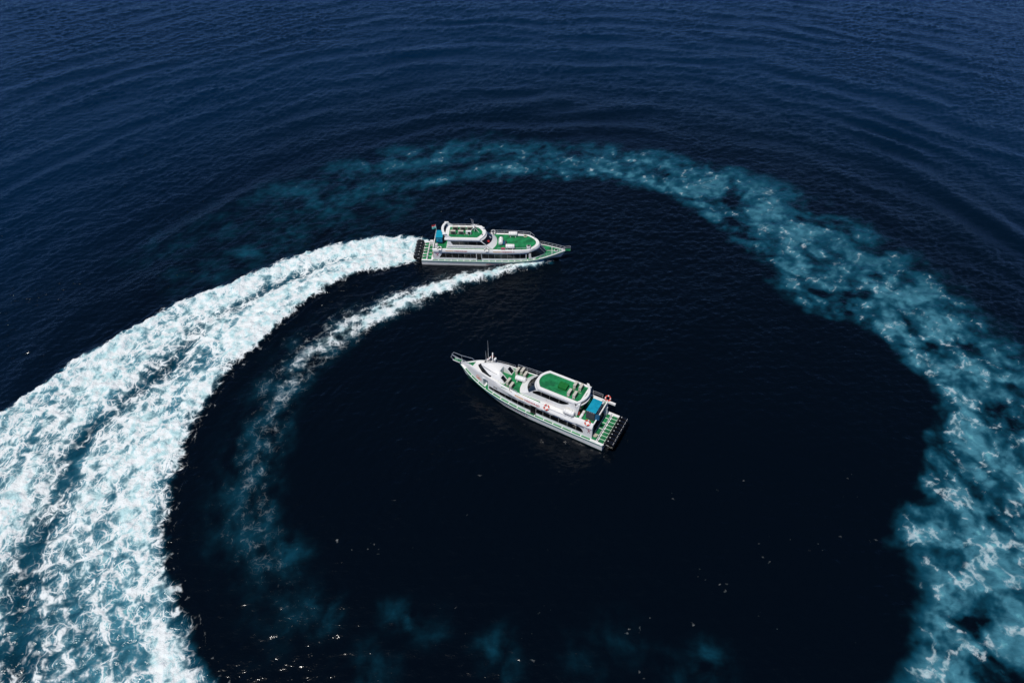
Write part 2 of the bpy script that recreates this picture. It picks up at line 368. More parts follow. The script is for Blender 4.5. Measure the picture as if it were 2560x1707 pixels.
# ================================================================ boats
def simple(name, col, rough=.4, metal=0.0, var=.06, scale=3.0, spec=.5, dirt=None, coat=0.0):
    m, t, p = new_mat(name)
    oc = t.new('ShaderNodeTexCoord').outputs['Object']
    n = t.noise(oc, scale, 4, .6)
    lo = tuple(c * (1 - var * 2) for c in col); hi = tuple(min(1, c * (1 + var)) for c in col)
    c = t.mix(t.ramp(n, .3, .7), lo, hi)
    if dirt:
        n2 = t.noise(t.vec('MULTIPLY', oc, (1.0, 1.0, .35)), 2.2, 5, .7)
        c = t.mix(t.ramp(n2, .56, .80, 0, dirt[1]), c, dirt[0])
    t.put(p, 'Base Color', c); t.put(p, 'Roughness', t.ramp(n, .2, .8, rough * .85, min(1, rough * 1.2)))
    p.inputs['Metallic'].default_value = metal; p.inputs['Specular IOR Level'].default_value = spec
    if coat: p.inputs['Coat Weight'].default_value = coat
    return m
M = dict(
    white=simple('white_gelcoat', (.80, .80, .79), .35, var=.02, dirt=((.50, .47, .42), .6)),
    hull=simple('hull_gelcoat', (.76, .77, .76), .30, var=.03, dirt=((.45, .46, .42), .45)),
    green=simple('green_deck_paint', (.006, .20, .065), .6, var=.22, scale=1.3, dirt=((.06, .21, .13), .6)),
    greenb=simple('green_box_paint', (.004, .15, .022), .6, var=.08),
    dgreen=simple('dark_green_stripe', (.008, .13, .08), .4),
    antifoul=simple('green_antifouling', (.010, .05, .035), .6),
    teal=simple('grey_blue_trim', (.10, .20, .25), .4),
    glass=simple('tinted_glass', (.006, .007, .009), .06, var=.2, spec=.6),
    steel=simple('stainless_rail', (.72, .73, .74), .28, metal=.55, var=.03),
    black=simple('black_engine_cowl', (.006, .006, .007), .16, var=.2, coat=.6),
    grey=simple('charcoal_engine_cowl', (.018, .021, .024), .28, var=.15),
    rubber=simple('black_rubber', (.012, .012, .012), .55),
    beige=simple('beige_plastic', (.56, .54, .47), .5, var=.05, dirt=((.36, .32, .26), .4)),
    grill=simple('dark_grille', (.11, .10, .09), .6, var=.2, scale=9),
    gfan=simple('black_fan', (.03, .03, .033), .5),
    raft=simple('raft_canister', (.77, .77, .76), .45, var=.04, dirt=((.5, .48, .44), .5)),
    orange=simple('red_orange_ring', (.62, .055, .030), .5, var=.1),
    ringw=simple('white_ring', (.72, .71, .70), .5, var=.06, dirt=((.4, .38, .36), .5)),
    blue=simple('blue_tarpaulin', (.002, .29, .44), .5, var=.10, scale=2.2),
    dblue=simple('blue_locker_door', (.006, .11, .24), .5, var=.1),
    dgrey=simple('dark_grey_panel', (.055, .065, .075), .5, var=.12),
    red=simple('red_paint', (.48, .03, .03), .45), pink=simple('pink_bag', (.55, .06, .13), .7),
    crimson=simple('crimson_lettering', (.32, .035, .055), .5), plum=simple('plum_lettering', (.20, .04, .09), .5),
    gold=simple('gold_lettering', (.50, .23, .05), .5), rose=simple('rose_line', (.55, .16, .12), .5),
    yellow=simple('yellow_line', (.62, .40, .08), .5), brown=simple('brown_radar', (.20, .055, .035), .5),
    tan=simple('tan_interior', (.38, .22, .07), .6, var=.15), rope=simple('rope', (.42, .38, .30), .8),
    blank=simple('painted_shade_dark_trim', (.03, .032, .035), .7), aqua=simple('aqua_cloth', (.10, .48, .44), .7),  # near-black: shade painted into cockpit and openings; also dark trim
)

class MB:
    def __init__(self): self.v = []; self.f = []
    def add(self, vs, fs):
        b = len(self.v); self.v += [tuple(p) for p in vs]; self.f += [tuple(b + i for i in q) for q in fs]; return self
    def box(self, cx, cy, cz, sx, sy, sz, tx=1.0, ty=1.0, rz=0.0):
        vs = []
        for k, (ax, ay) in enumerate(((1, 1), (tx, ty))):
            for x, y in ((-1, -1), (1, -1), (1, 1), (-1, 1)):
                x = x * sx / 2 * ax; y = y * sy / 2 * ay
                c, s = math.cos(rz), math.sin(rz)
                vs.append((cx + x * c - y * s, cy + x * s + y * c, cz + (k - .5) * sz))
        return self.add(vs, [(3, 2, 1, 0), (4, 5, 6, 7), (0, 1, 5, 4), (1, 2, 6, 5), (2, 3, 7, 6), (3, 0, 4, 7)])
    def loft(self, secs, closed=True, caps=True):
        n = len(secs[0]); vs = [p for s in secs for p in s]; fs = []
        for i in range(len(secs) - 1):
            for j in range(n if closed else n - 1):
                a = i * n + j; b = i * n + (j + 1) % n
                fs.append((a, b, b + n, a + n))
        if caps:
            fs.append(tuple(range(n))[::-1]); fs.append(tuple((len(secs) - 1) * n + j for j in range(n)))
        return self.add(vs, fs)
    def tube(self, path, r, n=6, closed=False):
        P = [Vector(p) for p in path]; secs = []; m = len(P)
        for i, p in enumerate(P):
            if closed: d = P[(i + 1) % m] - P[i - 1]
            else: d = P[min(i + 1, m - 1)] - P[max(i - 1, 0)]
            d = d.normalized() if d.length > 1e-9 else Vector((0, 0, 1))
            u = d.cross(Vector((0, 0, 1)))
            if u.length < 1e-3: u = d.cross(Vector((1, 0, 0)))
            u.normalize(); w = d.cross(u)
            rr = r[i] if isinstance(r, (list, tuple)) else r
            secs.append([p + u * (rr * math.cos(2 * math.pi * k / n)) + w * (rr * math.sin(2 * math.pi * k / n)) for k in range(n)])
        if closed: secs.append(secs[0]); return self.loft(secs, True, False)
        return self.loft(secs, True, True)
    def torus(self, c, R_, r, axis, n=20, m=8, a0=0.0, a1=2 * math.pi):
        ax = Vector(axis).normalized(); u = ax.orthogonal().normalized(); w = ax.cross(u); c = Vector(c); secs = []
        full = abs(a1 - a0 - 2 * math.pi) < 1e-6
        for i in range(n + 1):
            t = a0 + (a1 - a0) * i / n; d = u * math.cos(t) + w * math.sin(t)
            secs.append([c + d * (R_ + r * math.cos(2 * math.pi * k / m)) + ax * (r * math.sin(2 * math.pi * k / m)) for k in range(m)])
        return self.loft(secs, True, not full)
    def capsule(self, a, b, r, n=12, squash=1.0):
        a = Vector(a); b = Vector(b); d = (b - a); L = d.length; d.normalize(); path = []; rad = []
        for t, q in ((0, .55), (.02, .82), (.07, .97), (.12, 1), (.49, 1), (.50, 1.05), (.52, 1.05), (.53, 1), (.88, 1), (.93, .97), (.98, .82), (1, .55)):
            path.append(a + d * L * t); rad.append(r * q)
        return self.tube(path, rad, n)
    def build(self, name, mat, parent=None, smooth=False, bevel=0.0, loc=None):
        me = bpy.data.meshes.new(name); me.from_pydata(self.v, [], self.f); me.materials.append(M[mat] if isinstance(mat, str) else mat)
        bm = bmesh.new(); bm.from_mesh(me); bmesh.ops.recalc_face_normals(bm, faces=bm.faces)
        if bevel: bmesh.ops.bevel(bm, geom=bm.edges[:], offset=bevel, segments=2, affect='EDGES', profile=.6)
        bm.to_mesh(me); bm.free()
        if smooth:
            me.polygons.foreach_set('use_smooth', [True] * len(me.polygons))
            if hasattr(me, 'set_sharp_from_angle'): me.set_sharp_from_angle(angle=R(38))
        o = bpy.data.objects.new(name, me); COL.objects.link(o)
        if parent is not None: o.parent = parent
        if loc: o.location = loc
        return o

def lerp(tab, x):
    if x <= tab[0][0]: return tab[0][1]
    for (a, va), (b, vb) in zip(tab, tab[1:]):
        if x <= b: return va + (vb - va) * (x - a) / (b - a)
    return tab[-1][1]
def smooth_tab(tab, n=160):
    p = resample(tab, (tab[-1][0] - tab[0][0]) / n); return sorted((float(a), float(b)) for a, b in p)
def frange(a, b, n): return [a + (b - a) * i / (n - 1) for i in range(n)]

class Boat:
    def __init__(self, name, loc, heading, heel=0, trim=0):
        self.root = bpy.data.objects.new(name, None); COL.objects.link(self.root)
        self.mat = Matrix.Translation(loc) @ Matrix.Rotation(R(heading), 4, 'Z') @ Matrix.Rotation(R(-trim), 4, 'Y') @ Matrix.Rotation(R(heel), 4, 'X')
        self.root.matrix_world = self.mat
    def thing(self, name, label, cat, group, loc, rz=0.0, tilt=None):
        e = bpy.data.objects.new(name, None); COL.objects.link(e)
        m = self.mat @ Matrix.Translation(loc) @ Matrix.Rotation(rz, 4, 'Z')
        if tilt: m = m @ Matrix.Rotation(tilt[0], 4, tilt[1])
        e.matrix_world = m; return tag(e, label, cat, group)

def copy_thing(src, boat, label, loc, rz=0.0, tilt=None):
    e = boat.thing(src.name.split('.')[0], label, src['category'], src.get('group'), loc, rz, tilt)
    for ch in list(src.children):
        c = ch.copy(); COL.objects.link(c); c.parent = e; c.matrix_parent_inverse.identity()
        for g in list(ch.children):
            d = g.copy(); COL.objects.link(d); d.parent = c
    return e

def text_mesh(txt, size, bold=.012):
    cu = bpy.data.curves.new('lettering', 'FONT'); cu.body = txt; cu.size = size; cu.align_x = 'LEFT'; cu.offset = bold * 1.4
    cu.space_character = 1.08; cu.resolution_u = 3
    o = bpy.data.objects.new('tmp_text', cu); COL.objects.link(o)
    dg = bpy.context.evaluated_depsgraph_get(); dg.update()
    me = bpy.data.meshes.new_from_object(o.evaluated_get(dg)); bpy.data.objects.remove(o); bpy.data.curves.remove(cu)
    return me
def lettering(txt, size, mat, parent, place, length=None, tall=1.0, name='lettering'):
    """place(u, v) -> point: u metres along the writing direction, v up."""
    me = text_mesh(txt, size); bm = bmesh.new(); bm.from_mesh(me)
    bmesh.ops.subdivide_edges(bm, edges=[e for e in bm.edges if e.calc_length() > .5], cuts=1)
    w = max(v.co.x for v in bm.verts); k = (length / w) if length else 1.0
    for v_ in bm.verts: v_.co = Vector(place(v_.co.x * k, v_.co.y * tall))
    bm.to_mesh(me); bm.free(); me.materials.clear(); me.materials.append(M[mat]); me.name = name
    o = bpy.data.objects.new(name, me); COL.objects.link(o); o.parent = parent; return o, w * k

def hull(boat, gy, gz, wy, L, ledge, rake):
    """hull sides and bottom, rub rail; gy/gz gunwale, wy waterline half-beam"""
    xs = [0, .6] + frange(1.5, L * .6, 8) + frange(L * .64, L - .35, 12) + [L]
    def sect(x, lv):
        q = (x / L) ** 7
        g, z, w = lerp(gy, x), lerp(gz, x), min(lerp(wy, x), lerp(gy, x))
        out = []
        for f in lv:
            zz = -.55 + (z + .55) * f
            if f < .34: y = w * (f / .34) ** .5
            else: y = w + (g - w) * ((f - .34) / .66) ** 1.25
            out.append((x - q * rake * (z - zz), y, zz))
        return out
    up = [.42, .55, .7, .85, 1.0]; dn = [0.0, .12, .25, .34, .42]
    def skin(lv, top):
        secs = []
        for x in xs:
            s = sect(x, lv); secs.append([(a, -b, c) for a, b, c in s][::-1] + s if not top else s)
        return secs
    b = MB()
    for sgn in (1, -1):
        b.loft([[(a, sgn * y, z) for a, y, z in sect(x, up)] for x in xs], closed=False, caps=False)
    # deck plate closes the hull
    b.loft([[(x, lerp(gy, x), lerp(gz, x)), (x, 0, lerp(gz, x) + .004), (x, -lerp(gy, x), lerp(gz, x))] for x in xs], closed=False, caps=False)
    s0 = sect(0, dn[:-1] + up); b.add([(a, y, z) for a, y, z in s0] + [(a, -y, z) for a, y, z in s0[::-1]], [tuple(range(2 * len(s0)))])
    b.build('hull', 'hull', boat.root, smooth=True)
    b = MB()
    for sgn in (1, -1):
        b.loft([[(a, sgn * y, z) for a, y, z in sect(x, dn)] for x in xs], closed=False, caps=False)
    b.build('hull_bottom', 'antifoul', boat.root, smooth=True)
    for sgn in (1, -1):
        MB().tube([(x, sgn * (lerp(gy, x) + .01), lerp(gz, x) - .10) for x in xs], .045, 6).build('rub_rail', 'dgreen', boat.root, smooth=True)
        MB().tube([(x, sgn * (lerp(gy, x) - .02), lerp(gz, x) + .015) for x in xs], .04, 6).build('gunwale_moulding', 'white', boat.root, smooth=True)
    def side_y(x, z):
        g, zz, w = lerp(gy, x), lerp(gz, x), min(lerp(wy, x), lerp(gy, x))
        f = max(.34, (z + .55) / (zz + .55)); return w + (g - w) * ((f - .34) / .66) ** 1.25
    return side_y

def ring(xa, xs, xc, wf, p=2.0, nf=14, ns=8):
    """plan outline: port aft corner -> port side -> curved front -> starboard aft corner"""
    pts = [(x, wf(x)) for x in frange(xa, xs, ns)]
    ws = wf(xs)
    for i in range(1, nf):
        y = 1 - 2 * i / nf; pts.append((xs + (xc - xs) * (1 - abs(y) ** p), ws * y))
    pts += [(x, -wf(x)) for x in frange(xs, xa, ns)]
    return pts
def out_norm(pts, i):
    a = pts[max(i - 1, 0)]; b = pts[min(i + 1, len(pts) - 1)]; dx, dy = b[0] - a[0], b[1] - a[1]; l = math.hypot(dx, dy) or 1
    return -dy / l, dx / l
def pane_between(b, r0, z0, r1, z1, i, j, off=.02, depth=.05, inset=.0):
    """a curved plate over ring indices i..j between two rings"""
    secs = []
    for k in range(i, j + 1):
        n0 = out_norm(r0, k); n1 = out_norm(r1, k); s = []
        for r_, n_, z_ in ((r0, n0, z0), (r1, n1, z1)):
            q = r_[k]; s.append((q[0] + n_[0] * off, q[1] + n_[1] * off, z_))
        secs.append([s[0], s[1], (s[1][0] - n1[0] * depth, s[1][1] - n1[1] * depth, z1), (s[0][0] - n0[0] * depth, s[0][1] - n0[1] * depth, z0)])
    return b.loft(secs, True, True)

def boolean_cut(o, boxes):
    for k, (cx, cy, cz, sx, sy, sz) in enumerate(boxes):
        c = MB().box(cx, cy, cz, sx, sy, sz).build('cutter_tmp', 'white')
        md = o.modifiers.new('cut', 'BOOLEAN'); md.object = c; md.operation = 'DIFFERENCE'; md.solver = 'EXACT'
        par = o.parent; o.parent = None
        dg = bpy.context.evaluated_depsgraph_get(); dg.update()
        me = bpy.data.meshes.new_from_object(o.evaluated_get(dg)); o.modifiers.clear(); o.data = me
        if hasattr(me, 'set_sharp_from_angle'): me.set_sharp_from_angle(angle=R(38))
        o.parent = par; bpy.data.objects.remove(c)

def green_panels(boat, gy, gz, x0, x1, n, yi, yo, gap=.10, mat='green', sides=(1, -1)):
    for sgn in sides:
        L = (x1 - x0) / n
        for i in range(n):
            a, c = x0 + i * L + gap / 2, x0 + (i + 1) * L - gap / 2
            secs = []
            for x in frange(a, c, 4):
                g, z = lerp(gy, x), lerp(gz, x)
                o_, i_ = g - yo, max(.02, g - yi); secs.append([(x, sgn * i_, z + .002), (x, sgn * o_, z + .002), (x, sgn * o_, z + .018), (x, sgn * i_, z + .018)])
            MB().loft(secs).build('deck_panel', mat, boat.root)

def engine(boat, y, mat, idx, lift=0.0):
    """outboard: cowl > badge, leg, bracket, propeller"""
    def sec(z, xf, xb, w, dx=0):
        r = []
        for k in range(12):
            t = 2 * math.pi * k / 12; c, s = math.cos(t), math.sin(t)
            cc = math.copysign(abs(c) ** .6, c); ss = math.copysign(abs(s) ** .6, s)
            r.append(((xf + xb) / 2 + (xf - xb) / 2 * cc + dx, y + w / 2 * ss, z + lift))
        return r
    c = MB().loft([sec(.45, -.18, -.76, .34), sec(.58, -.08, -1.10, .45), sec(.84, -.02, -1.30, .50), sec(1.16, -.04, -1.32, .50), sec(1.38, -.12, -1.24, .44), sec(1.50, -.26, -1.02, .36)])
    cw = c.build('engine_cowl', mat, boat.root, smooth=True)
    MB().box(-.50, y + .252, 1.0 + lift, .36, .012, .05).box(-.50, y - .252, 1.0 + lift, .36, .012, .05).build('badge', 'ringw', cw)
    MB().tube([(-.44, y, 1.48 + lift), (-.44, y, 1.53 + lift)], .055, 8).build('cowl_glint_cap', 'ringw', cw)
    MB().box(-1.10, y, 1.43 + lift, .05, .34, .03).build('cowl_glint_label', 'ringw', cw)  # white stripe and cap paint in the cowl's glints and labels
    MB().loft([sec(-.75, -.34, -.62, .08), sec(-.40, -.30, -.66, .14), sec(.20, -.26, -.62, .20), sec(.55, -.24, -.60, .24)]).build('engine_leg', 'rubber', boat.root, smooth=True)
    MB().box(-.10, y, .62 + lift * .5, .22, .26, .38).build('engine_bracket', 'dgrey', boat.root)

def rails(boat, pts, zt, posts, r=.022, mid=True, name='rail', mat='steel'):
    b = MB(); b.tube([(x, y, z + zt) for x, y, z in pts], r)
    if mid: b.tube([(x, y, z + zt * .52) for x, y, z in pts], r * .8)
    o = b.build(name, mat, boat.root, smooth=True)
    for i in posts:
        x, y, z = pts[i]; MB().tube([(x, y, z - .03), (x, y, z + zt)], r * .9).build('stanchion', mat, o)
    return o

# ---- things carried on the boats
def make_ac(boat, label, loc, rz=0.0, white=False, group='air conditioning units'):
    """fan grille faces local -x"""
    e = boat.thing('air_conditioner', label, 'air conditioner', group, loc, rz)
    mat = 'raft' if white else 'beige'
    MB().box(0, 0, .34, .32, .80, .58).build('casing', mat, e, bevel=.02)
    g = MB().box(-.166, -.02, .34, .014, .70, .50).build('grille', 'grill' if not white else 'raft', e)
    MB().tube([(-.174, -.10, .34), (-.186, -.10, .34)], .23, 18).build('fan', 'gfan', e, smooth=True)
    for y in (-.3, .3): MB().box(0, y, .025, .36, .07, .05).build('foot', 'dgrey', e)
    MB().tube([(.05, .40, .18), (.06, .50, .12), (0, .56, .05), (-.15, .60, .03), (-.35, .62, .03)], .025, 6).build('pipe', 'rope', e, smooth=True)
    return e
def make_raft(boat, label, loc, rz=0.0, group='life raft canisters', length=1.35, r=.34):
    e = boat.thing('life_raft', label, 'life raft', group, loc, rz)
    MB().capsule((-length / 2, 0, r + .12), (length / 2, 0, r + .12), r, 14).build('canister', 'raft', e, smooth=True)
    for x in (-.38, .38):
        MB().torus((x, 0, r + .12), r + .006, .012, (1, 0, 0), 20, 5).build('strap', 'steel', e, smooth=True)
        MB().box(x, 0, .09, .08, r * 1.9, .18, 1, .8).build('cradle', 'raft', e)
    return e
def make_ring(boat, label, loc, tilt_axis, mat='orange', group='life rings'):
    e = bpy.data.objects.new('life_ring', None); COL.objects.link(e)
    e.matrix_world = boat.mat @ Matrix.Translation(loc); tag(e, label, 'life ring', group)
    ax = Vector(tilt_axis).normalized(); r0 = .29
    MB().torus((0, 0, 0), r0, .085, ax, 28, 10).build('ring', mat, e, smooth=True)
    for k in range(4):
        t = math.pi / 4 + k * math.pi / 2
        MB().torus((0, 0, 0), r0, .089, ax, 4, 10, t - .22, t + .22).build('band', 'ringw' if mat == 'orange' else 'dgrey', e, smooth=True)
    return e

def upper_cabin(boat, lv, w0, w1, win_x, win_z, nside, p=2.2, curve_aft=.35):
    """lv: (z, xa, xs, xc) rings bottom..top; side panes, windscreen between lv[1] and lv[2]"""
    rings = []
    for i, (z, xa, xs, xc) in enumerate(lv):
        w = w0 + (w1 - w0) * (z - lv[0][0]) / (lv[-1][0] - lv[0][0])
        rings.append((ring(xa, xs, xc, lambda x, w=w: w, p), z))
    MB().loft([[(x, y, z) for x, y in r] for r, z in rings]).build('upper_cabin', 'white', boat.root, smooth=True)
    (r1, z1), (r2, z2) = rings[1], rings[2]
    n = len(r1); a = 7; bnd = [a, a + 4, a + 7, a + 11, a + 14 + 0]
    bnd = [7, 11, 14, 17, 21]
    def mid(f, r1=r1, r2=r2): return [(p[0] + (q[0] - p[0]) * f, p[1] + (q[1] - p[1]) * f) for p, q in zip(r1, r2)]
    for i, j in zip(bnd, bnd[1:]):
        b = MB(); pane_between(b, mid(.06), z1 + (z2 - z1) * .06, mid(.94), z1 + (z2 - z1) * .94, i, j, .016, .03); b.build('windscreen_pane', 'glass', boat.root, smooth=True)
    return rings, mid

def side_panes(boat, edges, zlo, zhi, yfun, sides=(1, -1), name='window', gap=.03, th=.03, taper=None):
    for sgn in sides:
        for a, c in zip(edges, edges[1:]):
            secs = []
            for x in frange(a + gap / 2, c - gap / 2, 5):
                l, h = zlo(x), zhi(x)
                if h - l < .02: h = l + .02
                secs.append([(x, sgn * (yfun(x, l) - th), l), (x, sgn * (yfun(x, l) + .014), l), (x, sgn * (yfun(x, h) + .014), h), (x, sgn * (yfun(x, h) - th), h)])
            MB().loft(secs).build(name, 'glass', boat.root)

def logo_stroke(parent, pts, place, mat, r=.022, name='emblem_stroke'):
    return MB().tube([place(u, v) for u, v in pts], r, 5).build(name, mat, parent, smooth=True)
def petal(cx, cy, ang, L, w):
    out = []
    for k in range(13):
        t = k / 12 * 2 * math.pi; u = L / 2 * (1 - math.cos(t)); v = w * math.sin(t) * (math.sin(t / 2) ** .6 if k not in (0, 12) else 0)
        out.append((cx + u * math.cos(ang) - v * math.sin(ang), cy + u * math.sin(ang) + v * math.cos(ang)))
    return out

# ================================================================ the waiting boat in the middle of the ring (port side towards the camera)
A = Boat('passenger_boat', (11.45, 50.72, 0.16), 150.9)
tag(A.root, 'white and green passenger boat lying still in the centre of the ring', 'boat')
gyA = smooth_tab([(0, 2.55), (5, 2.55), (10, 2.45), (13, 2.2), (15.3, 1.86), (16.5, 1.6), (17.7, 1.25), (18.75, .85), (19.7, .42), (20.55, .03)])
gzA = smooth_tab([(0, .95), (9, 1.0), (13, 1.06), (15.3, 1.2), (17, 1.42), (18.75, 1.68), (19.7, 1.85), (20.55, 2.05)])
wyA = [(0, 2.52), (9.7, 2.36), (13, 2.0), (15.8, 1.28), (17.3, .78), (19, .16), (20.55, .02)]
sideA = hull(A, gyA, gzA, wyA, 20.55, .34, .55)
# --- main cabin and raised forward house, one moulding
ztA = smooth_tab([(1.5, 3.30), (3.7, 3.30), (4.4, 3.12), (11.6, 3.12), (12.9, 3.14), (13.7, 3.24), (16, 3.32), (18, 3.15), (19.3, 2.76), (20.4, 2.46)])
ziA = [(1.5, 3.02), (12.9, 3.02), (17.2, 2.96), (18.0, 3.02), (19.3, 2.66), (20.4, 2.38)]
def wallA(x): return max(.02, lerp(gyA, x) - .34)
def shellA(x):
    wb, g, zt, zi = wallA(x), lerp(gzA, x), lerp(ztA, x), lerp(ziA, x)
    k = 1 - min(1, max(0, (x - 11.5) / 3.0)); wt = max(.015, wb - .04 - .10 * k)
    H = zt - g; f = min(1, wb / .4)
    pr = [(wb, g + .004), (wb + .01, g + .19 * H), (wb + .02, g + .667 * H), (wb + .13 * k + .02, g + .735 * H), (wb + .12 * k + .01, g + .80 * H),
          (wt + .02, zt - .05), (wt - .03 * f, zt), (max(.01, wt - .13 * f), zt), (max(.008, wt - .15 * f), zi)]
    return [(x, y, z) for y, z in pr] + [(x, -y, z) for y, z in pr[::-1]]
xsA = [1.5] + frange(1.9, 12.5, 16) + frange(13, 20.4, 20)
sA = MB().loft([shellA(x) for x in xsA]).build('cabin_house', 'white', A.root, smooth=True)
boolean_cut(sA, [(16.0, 1.55, 1.95, .74, 1.5, 1.36), (16.0, -1.55, 1.95, .74, 1.5, 1.36), (2.2, 0, 1.99, 2.0, 4.0, 1.94)])
MB().box(2.36, 0, 1.045, 1.62, 3.96, .03).build('cockpit_shade_plate', 'blank', A.root)  # dark plate painting the cockpit shade over the pale floor
for sg in (1, -1):
    MB().box(16.0, sg * 1.16, 1.285, .72, .66, .02).build('door_floor', 'green', A.root)
    MB().box(15.90, sg * .815, 1.95, .50, .03, 1.28).build('door', 'teal', A.root)
    MB().box(16.0, sg * 1.32, 2.64, .80, .06, .05).build('door_frame', 'white', A.root)
# aft bulkhead inside the cut-out, near-black to paint in the recess shade
MB().box(3.17, 0, 1.99, .03, 3.9, 1.9).build('aft_bulkhead', 'blank', A.root)
MB().box(3.13, .4, 1.9, .03, .8, 1.6).build('saloon_door', 'glass', A.root)
for y in (-1.1, 1.25): MB().box(2.0, y, 1.35, .5, .45, .7).build('stern_locker', 'dgrey', A.root, bevel=.03)
green_panels(A, gyA, gzA, 1.55, 19.6, 15, .30, .09)
# --- long window band with sliding door
wlo = lambda x: 1.44 + .05 * max(0, (x - 10) / 5); 
def whi(x):
    h = 2.20 - .30 * max(0, (x - 9.5) / 6)
    return h if x > 3.3 else wlo(x) + (h - wlo(x)) * max(.05, math.sqrt(max(0, 1 - ((3.3 - x) / .75) ** 2)))
yA = lambda x, z: wallA(x) + .018
side_panes(A, [2.58, 3.5, 4.6, 5.7, 6.8, 7.75, 8.68], wlo, whi, yA)
side_panes(A, [9.36, 10.3, 11.2, 12.1, 13.0, 13.9, 14.7, 15.45], wlo, whi, yA)
for sg in (1, -1):
    d = MB().box(9.02, sg * (wallA(9) + .05), 1.73, .64, .05, 1.30).build('sliding_door', 'glass', A.root)
    MB().box(9.37, sg * (wallA(9) + .06), 1.73, .04, .07, 1.34).build('door_frame', 'blank', d)
# vent slots and hand rail along the eave
for sg in (1, -1):
    for x in frange(3.0, 12.0, 7):
        MB().box(x, sg * (wallA(x) + .155), 2.53, 1.0, .02, .05).build('eave_slot', 'dgrey', A.root)
# --- upper deck coverings
def panelA(x0, x1, y0, y1, z, name='deck_panel', mat='green', par=None):
    return MB().box((x0 + x1) / 2, (y0 + y1) / 2, z, x1 - x0, y1 - y0, .02).build(name, mat, par or A.root)
panelA(11.0, 13.6, -1.86, 1.86, 3.032)
panelA(1.62, 3.9, -1.95, 1.95, 3.032)
for sg in (1, -1): panelA(8.4, 11.3, sg * 1.82 - .14, sg * 1.82 + .14, 3.034)
for sg in (1, -1):
    for a, c in ((13.5, 14.25), (14.35, 15.1), (15.2, 15.9), (16.0, 16.5)):
        b = MB().loft([[(x, sg * (wallA(x) - .22 + o), lerp(ziA, x) + h) for o, h in ((0, .004), (-.26, .004), (-.26, .02), (0, .02))] for x in frange(a, c, 3)])
        b.build('deck_panel', 'green', A.root)
# foredeck: triangular green panel with white battens
b = MB(); b.loft([[(x, s_ * max(.03, wallA(x) - .25), lerp(ziA, x) + h) for s_, h in ((1, .004), (-1, .004), (-1, .02), (1, .02))] for x in frange(18.35, 20.1, 6)])
b.build('foredeck_panel', 'green', A.root)
for x in (19.55, 18.36): 
    w = max(.05, wallA(x) - .24); MB().box(x, 0, lerp(ziA, x) + .03, .05, 2 * w, .03).build('batten', 'white', A.root)
# --- wheelhouse with vee front
wl_ = [(2.70, 13.25, 16.3, 18.35, 1.42, 1.25), (2.98, 13.35, 15.9, 17.90, 1.36, 1.25), (3.55, 13.90, 15.45, 17.38, 1.20, 1.3), (3.86, 14.25, 15.1, 16.75, .98, 1.5), (4.08, 14.55, 15.0, 16.1, .62, 1.8), (4.14, 14.9, 15.05, 15.5, .25, 2.0)]
wr = [(ring(xa, xs_, xc, lambda x, w=w: w, p_), z) for z, xa, xs_, xc, w, p_ in wl_]
wh = MB().loft([[(x, y, z) for x, y in r] for r, z in wr]).build('wheelhouse', 'white', A.root, smooth=True)
boolean_cut(wh, [(13.75, 0.02, 3.72, 1.5, .86, 1.36)])
panelA(13.2, 14.48, -.42, .44, 3.05)
r1, r2 = wr[1][0], wr[2][0]; mid = lambda f: [(p[0] + (q[0] - p[0]) * f, p[1] + (q[1] - p[1]) * f) for p, q in zip(r1, r2)]
zf = lambda f: 2.98 + .57 * f
for i, j in ((6, 9), (9, 11), (11, 14), (14, 17), (17, 19), (19, 22)):
    b = MB(); pane_between(b, mid(.10), zf(.10), mid(.92), zf(.92), i, j, .014, .03); b.build('windscreen_pane', 'glass', A.root, smooth=True)
for y in (-.84, .84):                                                # square windows on the sloping back
    b = MB(); pts = []
    for f in (.22, .78):
        x = 13.90 - .55 * (1 - f) ; z = 2.98 + .57 * f
    for dz in (0.012, -.03):
        pts += [(13.48 - dz * .6, y - .27, 3.12 + dz), (13.48 - dz * .6, y + .27, 3.12 + dz), (14.02 - dz * .6, y + .27, 3.66 + dz), (14.02 - dz * .6, y - .27, 3.66 + dz)]
    b.add(pts, [(0, 1, 2, 3), (7, 6, 5, 4), (0, 4, 5, 1), (1, 5, 6, 2), (2, 6, 7, 3), (3, 7, 4, 0)]).build('rear_window', 'glass', A.root)
MB().tube([(16.9, .55, 3.84), (16.0, .82, 3.96), (15.2, .98, 3.92), (14.6, 1.0, 3.86)], .018).build('grab_rail', 'dgrey', A.root, smooth=True)
MB().box(17.0, -.35, 3.70, .22, .26, .03).build('roof_hatch', 'glass', A.root)
# radar, lights, aerials
rm = MB().tube([(16.1, -.55, 4.0), (16.1, -.55, 4.75)], .05, 8).build('radar_mast', 'white', A.root, smooth=True)
MB().box(16.1, -.55, 4.80, .30, .30, .16).build('radar_pedestal', 'brown', rm, bevel=.03)
MB().box(16.1, -.55, 4.93, .12, 1.05, .10, rz=.5).build('radar_scanner', 'white', rm, bevel=.02)
MB().capsule((15.75, -.75, 4.55), (15.75, -.35, 4.55), .13).build('loudhailer', 'white', rm, smooth=True)
MB().tube([(15.75, -.55, 4.05), (15.75, -.55, 4.5)], .03).build('lamp_post', 'white', rm)
MB().box(16.35, -.3, 4.62, .12, .5, .12).build('lamp_bar', 'white', rm)
MB().tube([(16.8, -.72, 3.75), (16.8, -.72, 4.05)], .05, 8).build('aerial_base', 'red', A.root)
MB().tube([(16.8, -.72, 4.0), (16.82, -.72, 7.0)], [.028, .014], 6).build('aerial', 'steel', A.root)
MB().tube([(17.15, -.78, 3.5), (17.22, -.80, 5.0)], [.026, .014], 6).build('aerial', 'steel', A.root)
